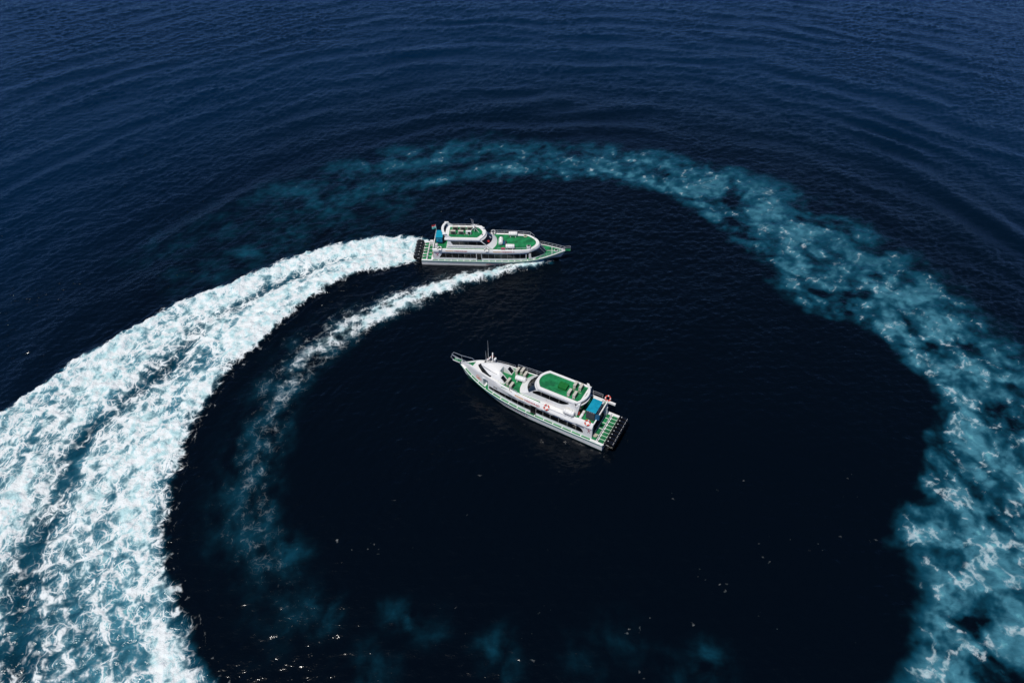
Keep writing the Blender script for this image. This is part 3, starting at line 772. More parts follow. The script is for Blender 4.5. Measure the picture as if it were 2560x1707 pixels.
MB().box(17.05, -.95, 3.50, .25, .2, .12).build('aerial_bracket', 'white', A.root)
# --- upper cabin, roof, arch
lvA = [(3.02, 3.95, 11.15, 11.65), (3.66, 3.95, 10.05, 10.75), (4.62, 3.95, 9.0, 9.75), (4.80, 3.95, 8.9, 9.55)]
upper_cabin(A, lvA, 1.62, 1.50, None, None, 4, p=2.4)
ywA = lambda x, z: 1.62 - .12 * (z - 3.02) / 1.78 + .002
lo2 = lambda x: 3.88 - .0 if x > 6.4 else 3.88 + .50 * ((6.4 - x) / 1.55) ** 2.2
hi2 = lambda x: 4.52 if x < 8.8 else 4.52 - .45 * (x - 8.8) / .75
side_panes(A, [4.9, 6.1, 7.3, 8.4, 9.5], lo2, hi2, ywA, gap=.02)
ro = ring(3.55, 8.85, 9.60, lambda x: 1.62, 2.2); ri = ring(3.75, 8.65, 9.30, lambda x: 1.28, 2.2); rg = ring(3.7, 8.68, 9.34, lambda x: 1.30, 2.2)
b = MB(); b.loft([[(x, y, 4.80) for x, y in ro], [(x, y, 4.99) for x, y in ro], [(x * .999 + .005, y * .97, 5.06) for x, y in ro], [(x, y, 5.06) for x, y in ri], [(x, y, 4.96) for x, y in ri]])
b.build('roof', 'white', A.root, smooth=True)
MB().loft([[(x, y, 4.955) for x, y in rg], [(x, y, 4.985) for x, y in rg]]).build('roof_deck_panel', 'green', A.root)
arch = [(4.05 - .75 * (1 - (y / 1.75) ** 2), y, 5.14 + .04 * (1 - (y / 1.75) ** 2)) for y in frange(-1.72, 1.72, 13)]
MB().loft([[(x - .16, y, z - .07), (x + .16, y, z - .07), (x + .13, y, z + .08), (x - .13, y, z + .08)] for x, y, z in arch]).build('roof_arch', 'white', A.root, smooth=True)
MB().loft([[(x - .06, y * .97, 4.66), (x + .02, y * .97, 4.66), (x + .04, y * .97, z - .08), (x - .04, y * .97, z - .08)] for x, y, z in arch]).build('aft_upper_light', 'glass', A.root, smooth=True)
MB().loft([[(x - .22, y * .99, 4.56), (x + .06, y * .99, 4.56), (x + .06, y * .99, 4.66), (x - .22, y * .99, 4.66)] for x, y, z in arch]).build('aft_ledge', 'white', A.root, smooth=True)
aft = [(4.02 - .52 * (1 - (y / 1.6) ** 2), y) for y in frange(-1.56, 1.56, 9)]
for i in range(4):
    b = MB(); b.loft([[(x - .02, y, 3.06), (x + .03, y, 3.06), (x + .03, y, 4.56), (x - .02, y, 4.56)] for x, y in aft[2 * i:2 * i + 3]]); b.build('aft_window', 'glass', A.root)
MB().box(3.50, -.55, 3.75, .02, .42, .55).build('notice_board', 'teal', A.root)
for sg in (1, -1):                                                  # side wings joining roof and coaming
    MB().add([(3.5, sg * 1.60, 5.0), (4.5, sg * 1.60, 4.82), (4.7, sg * 1.66, 3.02), (3.75, sg * 1.66, 3.02), (3.5, sg * 1.50, 5.0), (4.5, sg * 1.50, 4.82), (4.7, sg * 1.56, 3.02), (3.75, sg * 1.56, 3.02)],
             [(0, 1, 2, 3), (7, 6, 5, 4), (0, 4, 5, 1), (1, 5, 6, 2), (2, 6, 7, 3), (3, 7, 4, 0)]).build('aft_wing', 'white', A.root)
MB().box(3.62, -1.72, 4.3, .10, .34, .9).build('wing_panel', 'teal', A.root, bevel=.03)
# white fairing the port raft lies on
for sg in (1, -1): MB().box(5.55, sg * 1.95, 3.09, 3.3, .50, .14, .98, .9).build('raft_shelf', 'white', A.root, bevel=.04)
tl = MB().box(1.54, 0, 3.12, .14, 3.9, .18).build('aft_coaming', 'white', A.root, bevel=.03)
MB().box(1.0, -2.02, 3.16, .95, .22, .30).build('coaming_extension', 'white', A.root, bevel=.03)
# --- stern platform
for k in range(8):
    y = -2.0 + k * .571
    MB().box(.36, y, .966, .66, .50, .02).build('engine_bay_panel', 'green', A.root)
    MB().box(.68, y - .12, .99, .05, .26, .05).build('bay_sill', 'white', A.root)
    MB().tube([(.80, y + .10, 1.12), (.55, y + .18, 1.05), (.30, y + .10, 1.0), (.05, y, 1.06), (-.15, y, 1.05)], .03, 6).build('engine_hose', 'rubber', A.root, smooth=True)
for y0, y1 in ((-2.15, -1.55), (-1.45, -.75), (-.65, .25), (.35, 1.25), (1.35, 2.2)):
    MB().box(1.22, (y0 + y1) / 2, .966, .52, y1 - y0, .02).build('platform_panel', 'green', A.root)
rails(A, [(.84, y, .95) for y in frange(-2.2, 2.2, 7)], .30, range(7), r=.03, mid=False, mat='steel')
MB().box(.35, -2.30, 1.02, .9, .30, .16).build('stern_wing', 'white', A.root, bevel=.03); MB().box(.35, 2.36, .99, .9, .14, .10).build('stern_wing', 'white', A.root, bevel=.02)
MB().tube([(1.3, 1.6, .98), (1.3, 1.6, 1.12)], .26, 16).build('rope_bin', 'rope', A.root, smooth=True)
MB().box(1.5, -1.9, 1.7, .30, .35, 1.3, .8, .8).build('stern_stair', 'white', A.root, bevel=.03)
for k in range(8): engine(A, -2.0 + k * .571, 'black', k)
# --- rails and pulpit
far = [(x, -(wallA(x) - .10), lerp(ztA, x)) for x in frange(2.2, 13.2, 10)]
rails(A, far, .62, range(10), r=.024)
rails(A, [(x, -(wallA(x) + .03), lerp(ztA, x)) for x in frange(13.6, 17.4, 5)], .14, range(5), r=.016, mid=False)
rails(A, [(x, wallA(x) - .10, lerp(ztA, x)) for x in frange(7.4, 8.4, 2)] , .4, range(2), r=.018)
rails(A, [(x, wallA(x) - .10, lerp(ztA, x)) for x in frange(11.4, 12.4, 2)], .4, range(2), r=.018)
pu = MB().box(20.85, 0, 2.42, .95, .46, .06).build('pulpit_platform', 'green', A.root)
for sg in (1, -1): MB().box(20.9, sg * .25, 2.41, 1.05, .05, .10).build('pulpit_side', 'white', A.root)
b = MB()
for sg in (1, -1):
    b.tube([(18.75, sg * .50, 3.0), (18.95, sg * .46, 3.22), (19.6, sg * .36, 3.22), (20.4, sg * .30, 3.16), (21.55, sg * .22, 3.26), (21.75, sg * .20, 2.72), (21.3, sg * .23, 2.46)], .024)
    b.tube([(20.35, sg * .26, 2.46), (20.5, sg * .30, 3.17)], .022)
b.tube([(21.55, -.22, 3.26), (21.55, .22, 3.26)], .024).tube([(21.75, -.2, 2.72), (21.75, .2, 2.72)], .024)
b.build('pulpit_rail', 'steel', A.root, smooth=True)
MB().tube([(20.15, 0, 2.44), (20.15, 0, 2.66)], .07, 8).build('bollard', 'white', A.root); MB().box(21.0, 0, 2.52, .4, .09, .12).build('anchor', 'steel', A.root)
# --- writing on the port and starboard sides
def coamA(x, s):                                                    # point on the sloping upper coaming, s 0..1 up the slope
    wb, g, zt = wallA(x), lerp(gzA, x), lerp(ztA, x); H = zt - g; wt = wb - .14
    y0, z0 = wb + .13, g + .80 * H; y1, z1 = wt + .02, zt - .05
    return y0 + (y1 - y0) * s, z0 + (z1 - z0) * s
def up_text(sg):
    def mk(x0):
        def f(u, v):
            x = x0 - sg * u; y, z = coamA(x, .10 + v / .42); return (x, sg * (y + .012), z + .008)
        return f
    xs0 = 11.6 if sg > 0 else 8.1
    o1, w1 = lettering('WAHANA', .42, 'gold', A.root, mk(xs0), 1.26, .66)
    lettering('VIRENDRAJD', .42, 'crimson', A.root, mk(xs0 - sg * (w1 + .06)), 2.10, .66)
    hx = 14.0 if sg > 0 else 9.6
    def h(u, v): x = hx - sg * u; z = .40 + v; return (x, sg * (sideA(x, z) + .012), z)
    lettering('WAHANAVIRENDRA', .46, 'plum', A.root, h, 4.4, .8)
    def r_(u, v): x = (14.75 if sg > 0 else 14.15) - sg * u; return (x, sg * (wallA(x) + .055 + .07 * (1 - min(1, max(0, (x - 11.5) / 3)))), 2.22 + v)
    lettering('GT.102', .22, 'dgrey', A.root, r_, .60)
for sg in (1, -1): up_text(sg)
# lotus emblem on the bow and small dancer emblem aft
for sg in (1, -1):
    def pl(u, v, sg=sg): x = 17.15 - u * 1.0; z = 2.05 + v; return (x, sg * (wallA(x) + .012), z)
    em = logo_stroke(A.root, petal(0, -.10, R(90), .62, .12), pl, 'rose', name='lotus_emblem')
    for a, L_, mt in ((62, .56, 'yellow'), (118, .60, 'rose'), (35, .50, 'rose'), (146, .56, 'rose'), (12, .52, 'rose'), (168, .46, 'rose')):
        logo_stroke(em, petal(0, -.14, R(a), L_, .10), pl, mt, .018)
    def pd(u, v, sg=sg): x = 1.95 - sg * u * -1.0; return (x, sg * (wallA(x) + .03), 2.15 + v)
    de = logo_stroke(A.root, [(-.25, .22), (-.05, .05), (.05, -.35)], pd, 'crimson', .03, 'dancer_emblem')
    logo_stroke(de, [(.25, .25), (0, .06), (-.22, -.30)], pd, 'plum', .03); logo_stroke(de, [(0, .05), (.02, .3)], pd, 'crimson', .03)
# --- things aboard
ac0 = make_ac(A, 'beige air conditioner on green roof, starboard side, nearer the green box', (5.15, -.72, 4.99))
copy_thing(ac0, A, 'beige air conditioner on green roof, starboard side, nearest the white arch', (4.45, -.68, 4.99))
copy_thing(ac0, A, 'beige air conditioner on green roof, port side, just behind the green box', (5.25, .68, 4.99))
copy_thing(ac0, A, 'beige air conditioner at port aft corner of the green roof', (4.55, .72, 4.99))
copy_thing(ac0, A, 'beige air conditioner tucked against wheelhouse back on the starboard side', (12.95, -1.15, 3.042))
copy_thing(ac0, A, 'beige air conditioner in the well by the far rail, middle of three', (12.40, -1.42, 3.042))
copy_thing(ac0, A, 'beige air conditioner right beside the far long side of the white raft', (11.80, -1.02, 3.042))
copy_thing(ac0, A, 'beige air conditioner below the port rear window of the wheelhouse', (13.05, .92, 3.042))
copy_thing(ac0, A, 'beige air conditioner at port edge of the well by the coaming', (12.40, 1.35, 3.042))
raft0 = make_raft(A, 'white life raft canister on a stand in the green well', (11.95, -.08, 3.042), .12)
copy_thing(raft0, A, 'white life raft canister on the port side shelf of the still boat', (4.6, 2.0, 3.155))
make_ring(A, 'red life ring on port coaming beside the end of the lettering', (7.35, 2.18, 3.12), (0, .72, .69))
make_ring(A, 'red life ring at port aft corner beside the blue locker', (2.2, 2.14, 3.30), (0, .75, .66))
make_ring(A, 'red life ring on the starboard stern rail', (1.6, -2.22, 3.50), (0, .62, .78))
gb = A.thing('green_box', 'dark green box lying on the green roof of the still boat', 'box', None, (6.35, .05, 4.985))
MB().box(0, 0, .19, 1.0, .85, .38).build('body', 'greenb', gb, bevel=.015); MB().box(0, 0, .395, 1.06, .91, .03).build('lid', 'greenb', gb, bevel=.01)
bl = A.thing('locker', 'dark grey locker with bright blue top and open blue door', 'locker', 'lockers', (2.25, .35, 3.042))
MB().box(0, 0, .62, 1.05, 2.10, 1.20).build('body', 'dgrey', bl, bevel=.02)
MB().box(0.0, -.06, 1.25, 1.16, 2.05, .05).build('blue_top', 'blue', bl, bevel=.012)
MB().box(-.78, .80, .60, .50, .04, .9, rz=.25).build('open_door', 'dblue', bl)
for y in (-.6, 0, .6): MB().box(-.535, y, .62, .02, .5, 1.0).build('front_panel', 'dblue' if y < .5 else 'blank', bl)
MB().box(0, 1.058, .62, .95, .02, 1.05).build('side_panel', 'dgrey', bl)
for k in range(4): MB().box(-.35 + k * .23, .98, 1.24, .04, .18, .03).build('batten', 'steel', bl)
fd = A.thing('fender', 'long off-white fender lying across the aft deck by the dark windows', 'fender', 'fenders', (3.25, 1.25, 3.042), R(90))
MB().capsule((-.6, 0, .17), (.6, 0, .17), .17, 12).build('body', 'raft', fd, smooth=True); MB().tube([(.58, 0, .17), (.75, .1, .05)], .02).build('lanyard', 'rope', fd)
fd2 = copy_thing(fd, A, 'off-white fender lying along the starboard aft coaming', (2.6, -1.75, 3.042), 0)
fx = A.thing('fire_extinguisher', 'red fire extinguisher by the aft windows of the still boat', 'fire extinguisher', None, (3.62, 1.40, 3.05))
MB().capsule((0, 0, .05), (0, 0, .62), .11, 10).build('cylinder', 'red', fx, smooth=True); MB().box(0, 0, .66, .05, .16, .07).build('valve', 'black', fx)
wc = A.thing('deck_winch', 'small grey winch frame at the aft deck edge by the locker', 'winch', None, (1.85, -1.25, 3.042))
MB().box(0, .25, .25, .4, .04, .5).box(0, -.25, .25, .4, .04, .5).build('frame', 'steel', wc); MB().tube([(0, -.25, .35), (0, .25, .35)], .13, 10).build('drum', 'ringw', wc, smooth=True)

# ================================================================ the boat under way (starboard side towards the camera)
B = Boat('passenger_boat', (-13.62, 86.60, 0.0), -2.5, heel=3.0, trim=.35)
tag(B.root, 'white and green passenger boat speeding along with foam behind it', 'boat')
gyB = smooth_tab([(0, 2.35), (5, 2.42), (12, 2.42), (15, 2.30), (17, 2.05), (18.5, 1.62), (20, .98), (21.3, .34), (21.9, .03)])
gzB = smooth_tab([(0, .92), (10, .96), (14, 1.02), (16, 1.10), (18, 1.24), (20, 1.40), (21.9, 1.58)])
wyB = [(0, 2.32), (10, 2.34), (14, 1.95), (16.5, 1.35), (18.5, .75), (20, .25), (21.9, .02)]
sideB = hull(B, gyB, gzB, wyB, 21.9, .3, .6)
def wB(off): return lambda x: max(.05, lerp(gyB, x) - off)
lv = [(.93, 1.75, 16.9, 18.95, .30), (1.55, 1.80, 16.7, 18.75, .30), (2.40, 1.9, 16.25, 17.95, .30), (2.50, 1.9, 16.2, 17.85, .18), (2.62, 1.85, 16.2, 17.95, .16), (2.92, 1.8, 16.15, 17.80, .27), (2.97, 1.85, 16.05, 17.6, .36), (2.90, 1.95, 15.95, 17.4, .46)]
rB = [(ring(xa, xs_, xc, wB(o), 2.0, 14, 12), z) for z, xa, xs_, xc, o in lv]
sB = MB().loft([[(x, y, z) for x, y in r] for r, z in rB]).build('cabin_house', 'white', B.root, smooth=True)
boolean_cut(sB, [(1.9, 0, 1.85, 1.6, 3.4, 1.25), (16.12, -2.0, 1.72, .40, 1.3, 1.16)])
MB().box(2.68, 0, 1.85, .03, 3.3, 1.2).build('aft_bulkhead', 'blank', B.root); MB().box(2.3, -1.3, 1.5, .5, .7, .5).build('stern_bench', 'tan', B.root, bevel=.03)
MB().box(1.85, -1.93, 1.75, .3, .05, .95).build('curtain', 'tan', B.root)
MB().box(16.12, -1.6, 1.155, .38, .5, .02).build('door_floor', 'green', B.root); MB().box(16.12, -1.37, 1.72, .38, .03, 1.12).build('doorway', 'blank', B.root)
MB().box(16.42, -1.86, 1.72, .34, .04, 1.14).build('door', 'ringw', B.root)
# wrap-round front windows
r1B, r2B = rB[1][0], rB[2][0]
midB = lambda f: [(p[0] + (q[0] - p[0]) * f, p[1] + (q[1] - p[1]) * f) for p, q in zip(r1B, r2B)]
zB = lambda f: 1.55 + .85 * f
for i, j in ((11, 14), (14, 16), (16, 18), (18, 20), (20, 22), (22, 25)):
    b = MB(); pane_between(b, midB(-.12), zB(-.12), midB(.98), zB(.98), i, j, .016, .03); b.build('windscreen_pane', 'glass', B.root, smooth=True)
for i in (16, 18, 20):
    q0, q1 = midB(-.12)[i], midB(.98)[i]; MB().tube([(q0[0] + .02, q0[1], zB(-.12)), (q1[0] + .02, q1[1], zB(.98))], .02).build('window_bar', 'steel', B.root)
yB = lambda x, z: lerp(gyB, x) - .30 + .006
loB = lambda x: 1.40; 
def hiB(x): return 2.22 if x > 3.25 else max(1.45, 1.40 + .82 * (x - 2.75) / .5)
side_panes(B, [2.76, 3.75, 4.7, 5.65, 6.6, 7.5, 8.35], loB, hiB, yB)
side_panes(B, [9.22, 10.2, 11.15, 12.1, 13.05, 14.0, 14.95, 15.8], loB, lambda x: 2.22, yB)
for sg in (1, -1):
    d = MB().box(8.78, sg * (yB(8.8, 0) + .03), 1.74, .66, .05, 1.16).build('sliding_door', 'glass', B.root)
    for x in (8.42, 9.14): MB().box(x, sg * (yB(8.8, 0) + .045), 1.74, .05, .07, 1.24).build('door_frame', 'ringw', d)
    MB().box(8.78, sg * (yB(8.8, 0) + .045), 2.35, .76, .07, .04).build('door_frame', 'ringw', d)
green_panels(B, gyB, gzB, 1.6, 18.0, 17, .27, .10)
MB().loft([[(x, s_ * max(.03, lerp(gyB, x) - .14), lerp(gzB, x) + h) for s_, h in ((1, .006), (-1, .006), (-1, .022), (1, .022))] for x in frange(17.3, 21.2, 9)]).build('foredeck_panel', 'green', B.root)
for x in (19.75, 20.95): MB().box(x, 0, lerp(gzB, x) + .03, .06, 2 * (lerp(gyB, x) - .14), .03).build('batten', 'white', B.root)
MB().box(19.95, 0, 1.445, 2.0, .06, .03).build('batten', 'white', B.root)
for sg in (1, -1): MB().tube([(x, sg * (lerp(gyB, x) - .12), lerp(gzB, x) + .05) for x in frange(17.8, 21.5, 7)], .05).build('toe_rail', 'white', B.root, smooth=True)
h = MB().box(20.4, 0, 1.50, .55, .50, .10).build('fore_hatch', 'white', B.root, bevel=.02); MB().box(20.4, 0, 1.562, .42, .38, .02).build('hatch_glass', 'glass', h)
MB().box(22.15, 0, 1.66, .75, .40, .06).build('pulpit_platform', 'green', B.root); MB().tube([(21.9, 0, 1.58), (22.55, 0, 1.52)], .06).build('anchor', 'steel', B.root)
MB().tube([(21.4, 0, 1.56), (21.4, 0, 1.8)], .06, 8).build('bollard', 'white', B.root)
for sg in (1, -1):
    rails(B, [(x, sg * (lerp(gyB, x) - .06), lerp(gzB, x)) for x in frange(18.0, 21.7, 7)] , .62, range(7), r=.022)
    MB().tube([(21.7, sg * .16, 2.16), (22.5, sg * .18, 2.28), (22.55, sg * .18, 1.7)], .022).build('pulpit_rail', 'steel', B.root, smooth=True)
MB().tube([(22.5, -.18, 2.28), (22.5, .18, 2.28)], .022).build('pulpit_rail', 'steel', B.root)
# upper deck
rg = ring(10.9, 15.95, 17.3, wB(.58), 2.0, 14, 8)
MB().loft([[(x, y, 2.905) for x, y in rg], [(x, y, 2.93) for x, y in rg]]).build('deck_panel', 'green', B.root)
for sg in (1, -1): MB().box(7.4, sg * 1.86, 2.915, 7.0, .14, .02).build('deck_panel', 'green', B.root)
MB().box(2.85, 0, 2.915, 2.0, 3.7, .02).build('deck_panel', 'green', B.root)
MB().box(1.93, 0, 3.08, .14, 4.0, .34).build('aft_coaming', 'white', B.root, bevel=.03)
lvB = [(2.90, 3.95, 10.85, 11.45), (3.52, 4.05, 9.95, 10.75), (4.30, 4.15, 9.15, 9.85), (4.40, 4.2, 9.1, 9.75)]
upper_cabin(B, lvB, 1.74, 1.60, None, None, 4, p=2.4)
ywB = lambda x, z: 1.74 - .14 * (z - 2.90) / 1.5 + .002
side_panes(B, [4.55, 5.9, 7.2, 8.5, 9.75], lambda x: 3.50 if x > 4.8 else 3.5 + .6 * (4.8 - x) / .25 * .9, lambda x: 4.12 if x < 9.1 else 4.12 - .58 * (x - 9.1) / .65, ywB, gap=.02)
for sg in (1, -1): MB().box(6.9, sg * 1.80, 3.38, 5.6, .05, .05).build('side_moulding', 'white', B.root)
ro = ring(3.70, 8.95, 9.75, lambda x: 1.74, 2.0); ri = ring(4.25, 8.5, 9.25, lambda x: 1.28, 1.7)
MB().loft([[(x, y, 4.38) for x, y in ro], [(x, y, 4.52) for x, y in ro], [(x, y * .96, 4.62) for x, y in ro], [(x, y, 4.60) for x, y in ri], [(x, y, 4.52) for x, y in ri]]).build('roof', 'white', B.root, smooth=True)
rg = ring(4.15, 8.55, 9.32, lambda x: 1.32, 1.7); MB().loft([[(x, y, 4.50) for x, y in rg], [(x, y, 4.545) for x, y in rg]]).build('roof_deck_panel', 'green', B.root)
MB().box(9.25, -.55, 4.66, .18, .22, .05).build('roof_vent', 'dgrey', B.root); MB().tube([(9.3, .75, 4.6), (9.3, .75, 4.8)], .05).build('lamp_post', 'white', B.root); MB().box(9.35, .75, 4.88, .3, .18, .18).build('searchlight', 'white', B.root, bevel=.03)
arch = [(3.72 - .42 * (1 - (y / 1.45) ** 2), y, 5.30 + .06 * (1 - (y / 1.45) ** 2)) for y in frange(-1.45, 1.45, 13)]
MB().loft([[(x - .20, y, z - .06), (x + .20, y, z - .06), (x + .17, y, z + .06), (x - .17, y, z + .06)] for x, y, z in arch]).build('roof_arch', 'white', B.root, smooth=True)
for sg in (1, -1):
    MB().loft([[(3.5, sg * 1.44, 5.27), (3.95, sg * 1.44, 5.27), (3.95, sg * 1.36, 5.27), (3.5, sg * 1.36, 5.27)], [(4.1, sg * 1.60, 4.5), (5.0, sg * 1.60, 4.5), (5.0, sg * 1.50, 4.5), (4.1, sg * 1.50, 4.5)]]).build('arch_strut', 'white', B.root)
    MB().box(3.72, sg * 1.5, 5.30, .62, .16, .08).build('arch_tip', 'white', B.root, bevel=.02)
rails(B, [(x, 1.62, 4.55) for x in frange(4.4, 8.6, 5)], .35, range(5), r=.016, mid=False)
# mast with aerials on the roof
rm = MB().tube([(8.0, .35, 4.54), (8.0, .35, 5.5)], .06, 8).build('mast', 'white', B.root, smooth=True)
MB().box(8.0, .35, 5.45, .14, 1.0, .08).build('mast_spreader', 'white', rm, bevel=.02); MB().box(8.0, .35, 5.62, 1.0, .12, .10, rz=.1).build('radar_scanner', 'white', rm, bevel=.02)
MB().box(8.05, .35, 5.25, .28, .28, .2).build('radar_pedestal', 'brown', rm, bevel=.03)
for dx, dy, tz in ((-.5, .6, 6.4), (-.25, .7, 6.2), (-.35, .3, 6.0)): MB().tube([(8.0, .35, 5.4), (8 + dx, .35 + dy, tz)], .018).build('aerial', 'steel', rm)
for dx, dy in ((.75, -.35), (-.9, -.5), (.6, .5)): MB().tube([(8.0, .35, 5.3), (8 + dx, .35 + dy, 4.55)], .03).build('mast_stay', 'white', rm)
MB().tube([(7.6, -.1, 5.0), (7.3, -.35, 4.85), (7.2, -.6, 4.65), (7.2, -.8, 4.56)], .035, 6).build('cable', 'rope', rm, smooth=True)
# rails of the upper deck
rails(B, [(x, lerp(gyB, x) - .42, 2.95) for x in frange(10.4, 16.4, 7)], .62, range(7), r=.026)
rails(B, [(16.4, lerp(gyB, 16.4) - .42, 2.95), (17.0, .9, 2.95)], .6, range(2), r=.022, mid=False)
rails(B, [(x, -(lerp(gyB, x) - .42), 2.95) for x in frange(11.6, 16.2, 5)], .34, range(5), r=.022, mid=False)
rails(B, [(x, -(lerp(gyB, x) - .36), 2.95) for x in frange(3.6, 9.4, 6)], .30, range(6), r=.014, mid=False)
rails(B, [(1.98, y, 3.2) for y in frange(-.2, 1.9, 4)], .5, range(4), r=.02)
# stern platform
for k in range(6):
    y = -1.75 + k * .70
    MB().box(.34, y, .935, .58, .52, .02).build('engine_bay_panel', 'green', B.root)
    MB().tube([(.85, y + .1, 1.1), (.5, y + .2, 1.05), (.2, y + .1, 1.02), (-.12, y, 1.1)], .03, 6).build('engine_hose', 'ringw' if k % 2 else 'rubber', B.root, smooth=True)
    engine(B, y, 'grey', k, lift=.10)
for y0, y1 in ((-2.05, -1.35), (-1.25, -.5), (-.4, .4), (.5, 1.25), (1.35, 2.05)):
    MB().box(1.15, (y0 + y1) / 2, .935, .55, y1 - y0, .02).build('platform_panel', 'green', B.root)
rails(B, [(.80, y, .92) for y in frange(-2.05, 2.05, 7)], .35, range(7), r=.028, mid=True, mat='ringw')
MB().box(1.1, 1.7, 1.25, .5, .5, .6).build('stern_locker', 'ringw', B.root, bevel=.03)
# writing
def txtB(sg):
    def coam(x0, v0=2.66):
        def f(u, v): x = x0 - sg * u; s = (.04 + v / .34) ; return (x, sg * (lerp(gyB, x) - .16 - .11 * s + .014), v0 + .28 * s)
        return f
    for x0, L1, L2, tail in (((3.75 if sg < 0 else 7.2), 1.25, 2.0, 'VIRENDRAJD'), ((10.9 if sg < 0 else 14.1), 1.2, 1.95, 'VIRENDRA 5')):
        o, w = lettering('WAHANA', .36, 'gold', B.root, coam(x0), L1, .62); lettering(tail, .36, 'crimson', B.root, coam(x0 - sg * (w + .05)), L2, .62)
    hx = 9.8 if sg < 0 else 14.0
    def hfun(u, v): x = hx - sg * u; z = .34 + v; return (x, sg * (sideB(x, z) + .012), z)
    o, w = lettering('WAHANA', .46, 'rose', B.root, hfun, 1.75, .62)
    def hf2(u, v): return hfun(u + 1.80, v)
    lettering('VIRENDRA', .46, 'crimson', B.root, hf2, 2.4, .62)
for sg in (1, -1):
    txtB(sg)
    def pd(u, v, sg=sg): x = 2.42 - sg * -u; return (x, sg * (lerp(gyB, x) - .285), 1.95 + v)
    de = logo_stroke(B.root, [(-.28, .22), (-.05, .05), (.08, -.42)], pd, 'pink', .03, 'dancer_emblem')
    logo_stroke(de, [(.28, .22), (0, .06), (-.22, -.30)], pd, 'plum', .03); logo_stroke(de, [(0, .05), (.02, .32)], pd, 'crimson', .03)
def wsB(u, v): return (10.52 - v * .83, -.25 + u, 3.75 + v * .72)
lettering('S', .42, 'ringw', B.root, wsB, .28)
MB().loft([[(x_ + d, y_, z_) for d in (0, .02)] + [(x_ - .25 + d, y_ + .03, z_ + .22) for d in (.02, 0)] for x_, y_, z_ in ((10.40, -.92, 3.72), (10.22, -1.25, 3.72))]).build('windscreen_poster', 'red', B.root)
# --- things aboard
acB = make_ac(B, 'beige air conditioner on moving boat roof, near row, nearest the arch', (4.85, -.42, 4.545), R(90), group='air conditioning units on the moving boat')
copy_thing(acB, B, 'beige air conditioner on moving boat roof, middle of the near row', (6.05, -.42, 4.545), R(90))
make_ac(B, 'white air conditioner with round black fan on moving boat roof, near row', (7.2, -.42, 4.545), R(90), True, 'air conditioning units on the moving boat')
copy_thing(acB, B, 'beige air conditioner on moving boat roof, far row, nearest the arch', (5.1, .62, 4.545), R(90))
copy_thing(acB, B, 'beige air conditioner on moving boat roof, middle of the far row', (6.25, .62, 4.545), R(90))
copy_thing(acB, B, 'pale air conditioner on moving boat roof, far row, nearest the mast', (7.3, .62, 4.545), R(90))
rb = make_raft(B, 'white life raft canister lying crosswise ahead of the sloping cabin front', (12.0, -.35, 2.93), R(90), 'life rafts on the moving boat')
copy_thing(rb, B, 'white life raft canister by the far rail of the moving boat', (13.75, 1.45, 2.93), 0)
copy_thing(rb, B, 'white life raft canister by the near coaming of the moving boat', (13.45, -1.62, 2.93), 0)
make_ring(B, 'pale life ring at the aft end of the moving boat coaming', (2.9, -2.12, 3.08), (0, -.62, .78), 'ringw', 'pale life rings')
make_ring(B, 'pale life ring between the two lettered lines on the moving boat', (9.95, -2.16, 3.02), (0, -.70, .71), 'ringw', 'pale life rings')
make_ring(B, 'pale life ring on the far rail beside the sloping cabin front', (10.7, 1.95, 3.30), (0, -.5, .86), 'ringw', 'pale life rings')
bl = B.thing('locker', 'turquoise blue locker at the stern under the white arch', 'locker', 'lockers', (2.75, -.05, 2.93))
MB().box(0, 0, .78, 1.0, 1.75, .95).build('body', 'dblue', bl, bevel=.02); MB().box(0, 0, 1.28, 1.08, 1.82, .05).build('blue_top', 'blue', bl, bevel=.012)
MB().box(0, -.885, .82, .8, .02, .55).build('front_panel', 'blue', bl); MB().box(.05, -.90, .82, .35, .02, .28).build('vent', 'dblue', bl)
MB().box(.58, .1, .7, .14, 1.5, 1.2).build('side_tank', 'blank', bl, bevel=.02)
for sx in (-.42, .42):
    for sy in (-.75, .75): MB().box(sx, sy, .16, .08, .08, .32).build('leg', 'dgrey', bl)
fl = B.thing('flag', 'small red, white and aqua flag on a short pole at the stern', 'flag', None, (2.25, 1.0, 2.95))
MB().tube([(0, 0, 0), (-.15, 0, 2.25)], .02).build('pole', 'steel', fl)
for nm_, z0, z1, mt in (('red_band', 1.95, 2.22, 'red'), ('white_band', 1.80, 1.95, 'ringw'), ('aqua_band', 1.5, 1.80, 'aqua')):
    MB().loft([[(-.15 + .02 - u * .62, .05 * math.sin(u * 6) + d, z - .16 * u) for z, d in ((z0, 0), (z1, 0), (z1, .012), (z0, .012))] for u in frange(0, 1, 6)]).build(nm_, mt, fl, smooth=True)
bg_ = B.thing('deck_bag', 'pink bag lying beside the near life raft of the moving boat', 'bag', None, (12.4, -1.85, 2.93))
MB().capsule((-.3, 0, .17), (.3, 0, .17), .17, 10).build('body', 'pink', bg_, smooth=True); MB().torus((0, 0, .3), .14, .02, (0, 1, 0), 10, 5, 0, math.pi).build('handle', 'rubber', bg_)
dr = B.thing('rolled_mat', 'dark grey and blue rolled mats behind the crosswise life raft', 'rolled mat', None, (12.62, -.5, 2.93), R(90))
MB().capsule((-.5, -.12, .17), (.5, -.12, .17), .16, 10).build('grey_roll', 'dgrey', dr, smooth=True); MB().capsule((-.35, .16, .14), (.45, .16, .14), .13, 10).build('blue_roll', 'dblue', dr, smooth=True)
wb = B.thing('deck_box', 'white box with grey fittings at the near front corner of the upper deck', 'box', None, (16.2, -1.42, 2.93))
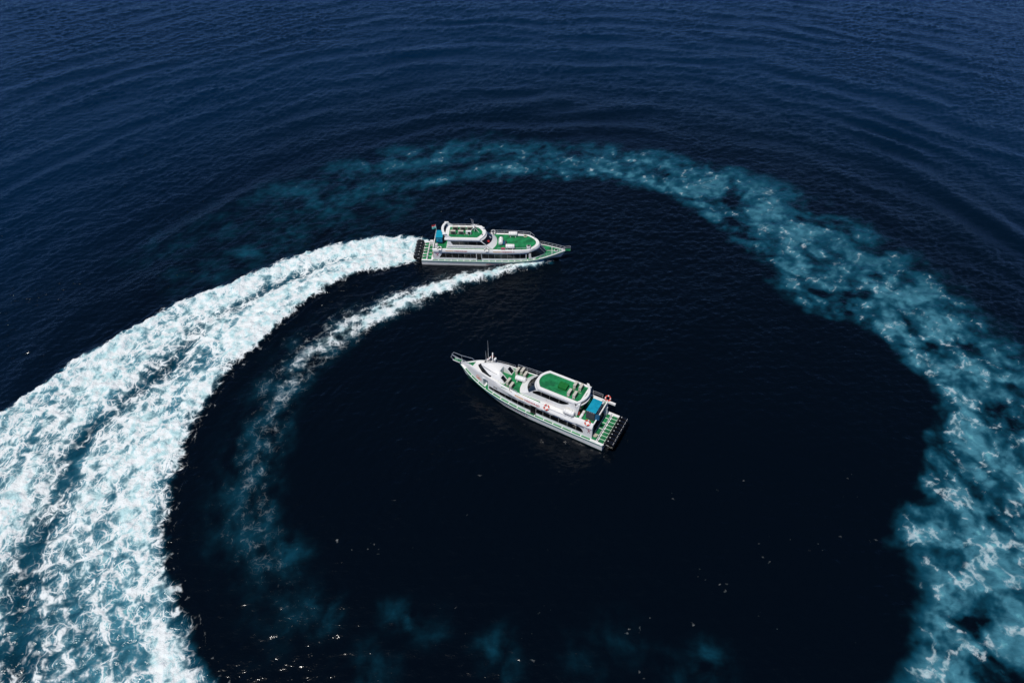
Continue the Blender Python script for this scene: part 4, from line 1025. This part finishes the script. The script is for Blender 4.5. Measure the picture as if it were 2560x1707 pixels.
MB().box(0, 0, .22, .55, .5, .44).build('body', 'raft', wb, bevel=.03); MB().box(0, 0, .47, .4, .3, .06).build('fitting', 'dgrey', wb)
ww = B.thing('winch', 'small white winch on the near stern corner of the moving boat', 'winch', None, (2.35, -1.55, 2.93))
MB().box(0, .22, .25, .45, .05, .5).box(0, -.22, .25, .45, .05, .5).build('frame', 'ringw', ww); MB().tube([(0, -.22, .3), (0, .22, .3)], .16, 12).build('drum', 'ringw', ww, smooth=True)
lb = B.thing('long_bundle', 'long white bundle along the far coaming of the moving boat', 'bundle', None, (14.9, 1.50, 2.93))
MB().capsule((-1.0, 0, .14), (.55, 0, .14), .13, 8).build('cloth', 'raft', lb, smooth=True); MB().torus((.75, -.1, .1), .24, .07, (0, 0, 1), 16, 6).build('rope_coil', 'rope', lb, smooth=True)

# ================================================================ spray thrown up along the bow wave and the edges of the wash
def spray(name, label, path, n, w0, w1, h0, h1, s1, seed):
    rg_ = random.Random(seed); p = resample(path, 1.0); d = np.r_[0, np.cumsum(np.hypot(*np.diff(p, axis=0).T))]
    vs, fs = [], []
    for _ in range(n):
        a = rg_.random() ** 1.5 * s1; f = a / s1
        x = float(np.interp(a, d, p[:, 0])) + rg_.gauss(0, w0 + (w1 - w0) * f); y = float(np.interp(a, d, p[:, 1])) + rg_.gauss(0, w0 + (w1 - w0) * f)
        z = .15 + abs(rg_.gauss(0, h0 + (h1 - h0) * f)); r = rg_.uniform(.012, .045); b = len(vs)
        vs += [(x + r, y, z), (x, y + r, z), (x - r, y, z), (x, y - r, z), (x, y, z + r), (x, y, z - r)]
        fs += [(b + i, b + (i + 1) % 4, b + 4) for i in range(4)] + [(b + (i + 1) % 4, b + i, b + 5) for i in range(4)]
    me = bpy.data.meshes.new(name); me.from_pydata(vs, [], fs); me.materials.append(M['ringw'])
    o = bpy.data.objects.new(name, me); COL.objects.link(o); tag(o, label, 'spray', kind='stuff')
spray('bow_spray', 'fine white spray above the bow wave of the moving boat', BOW, 1100, .30, .8, .28, .10, 26, 1)
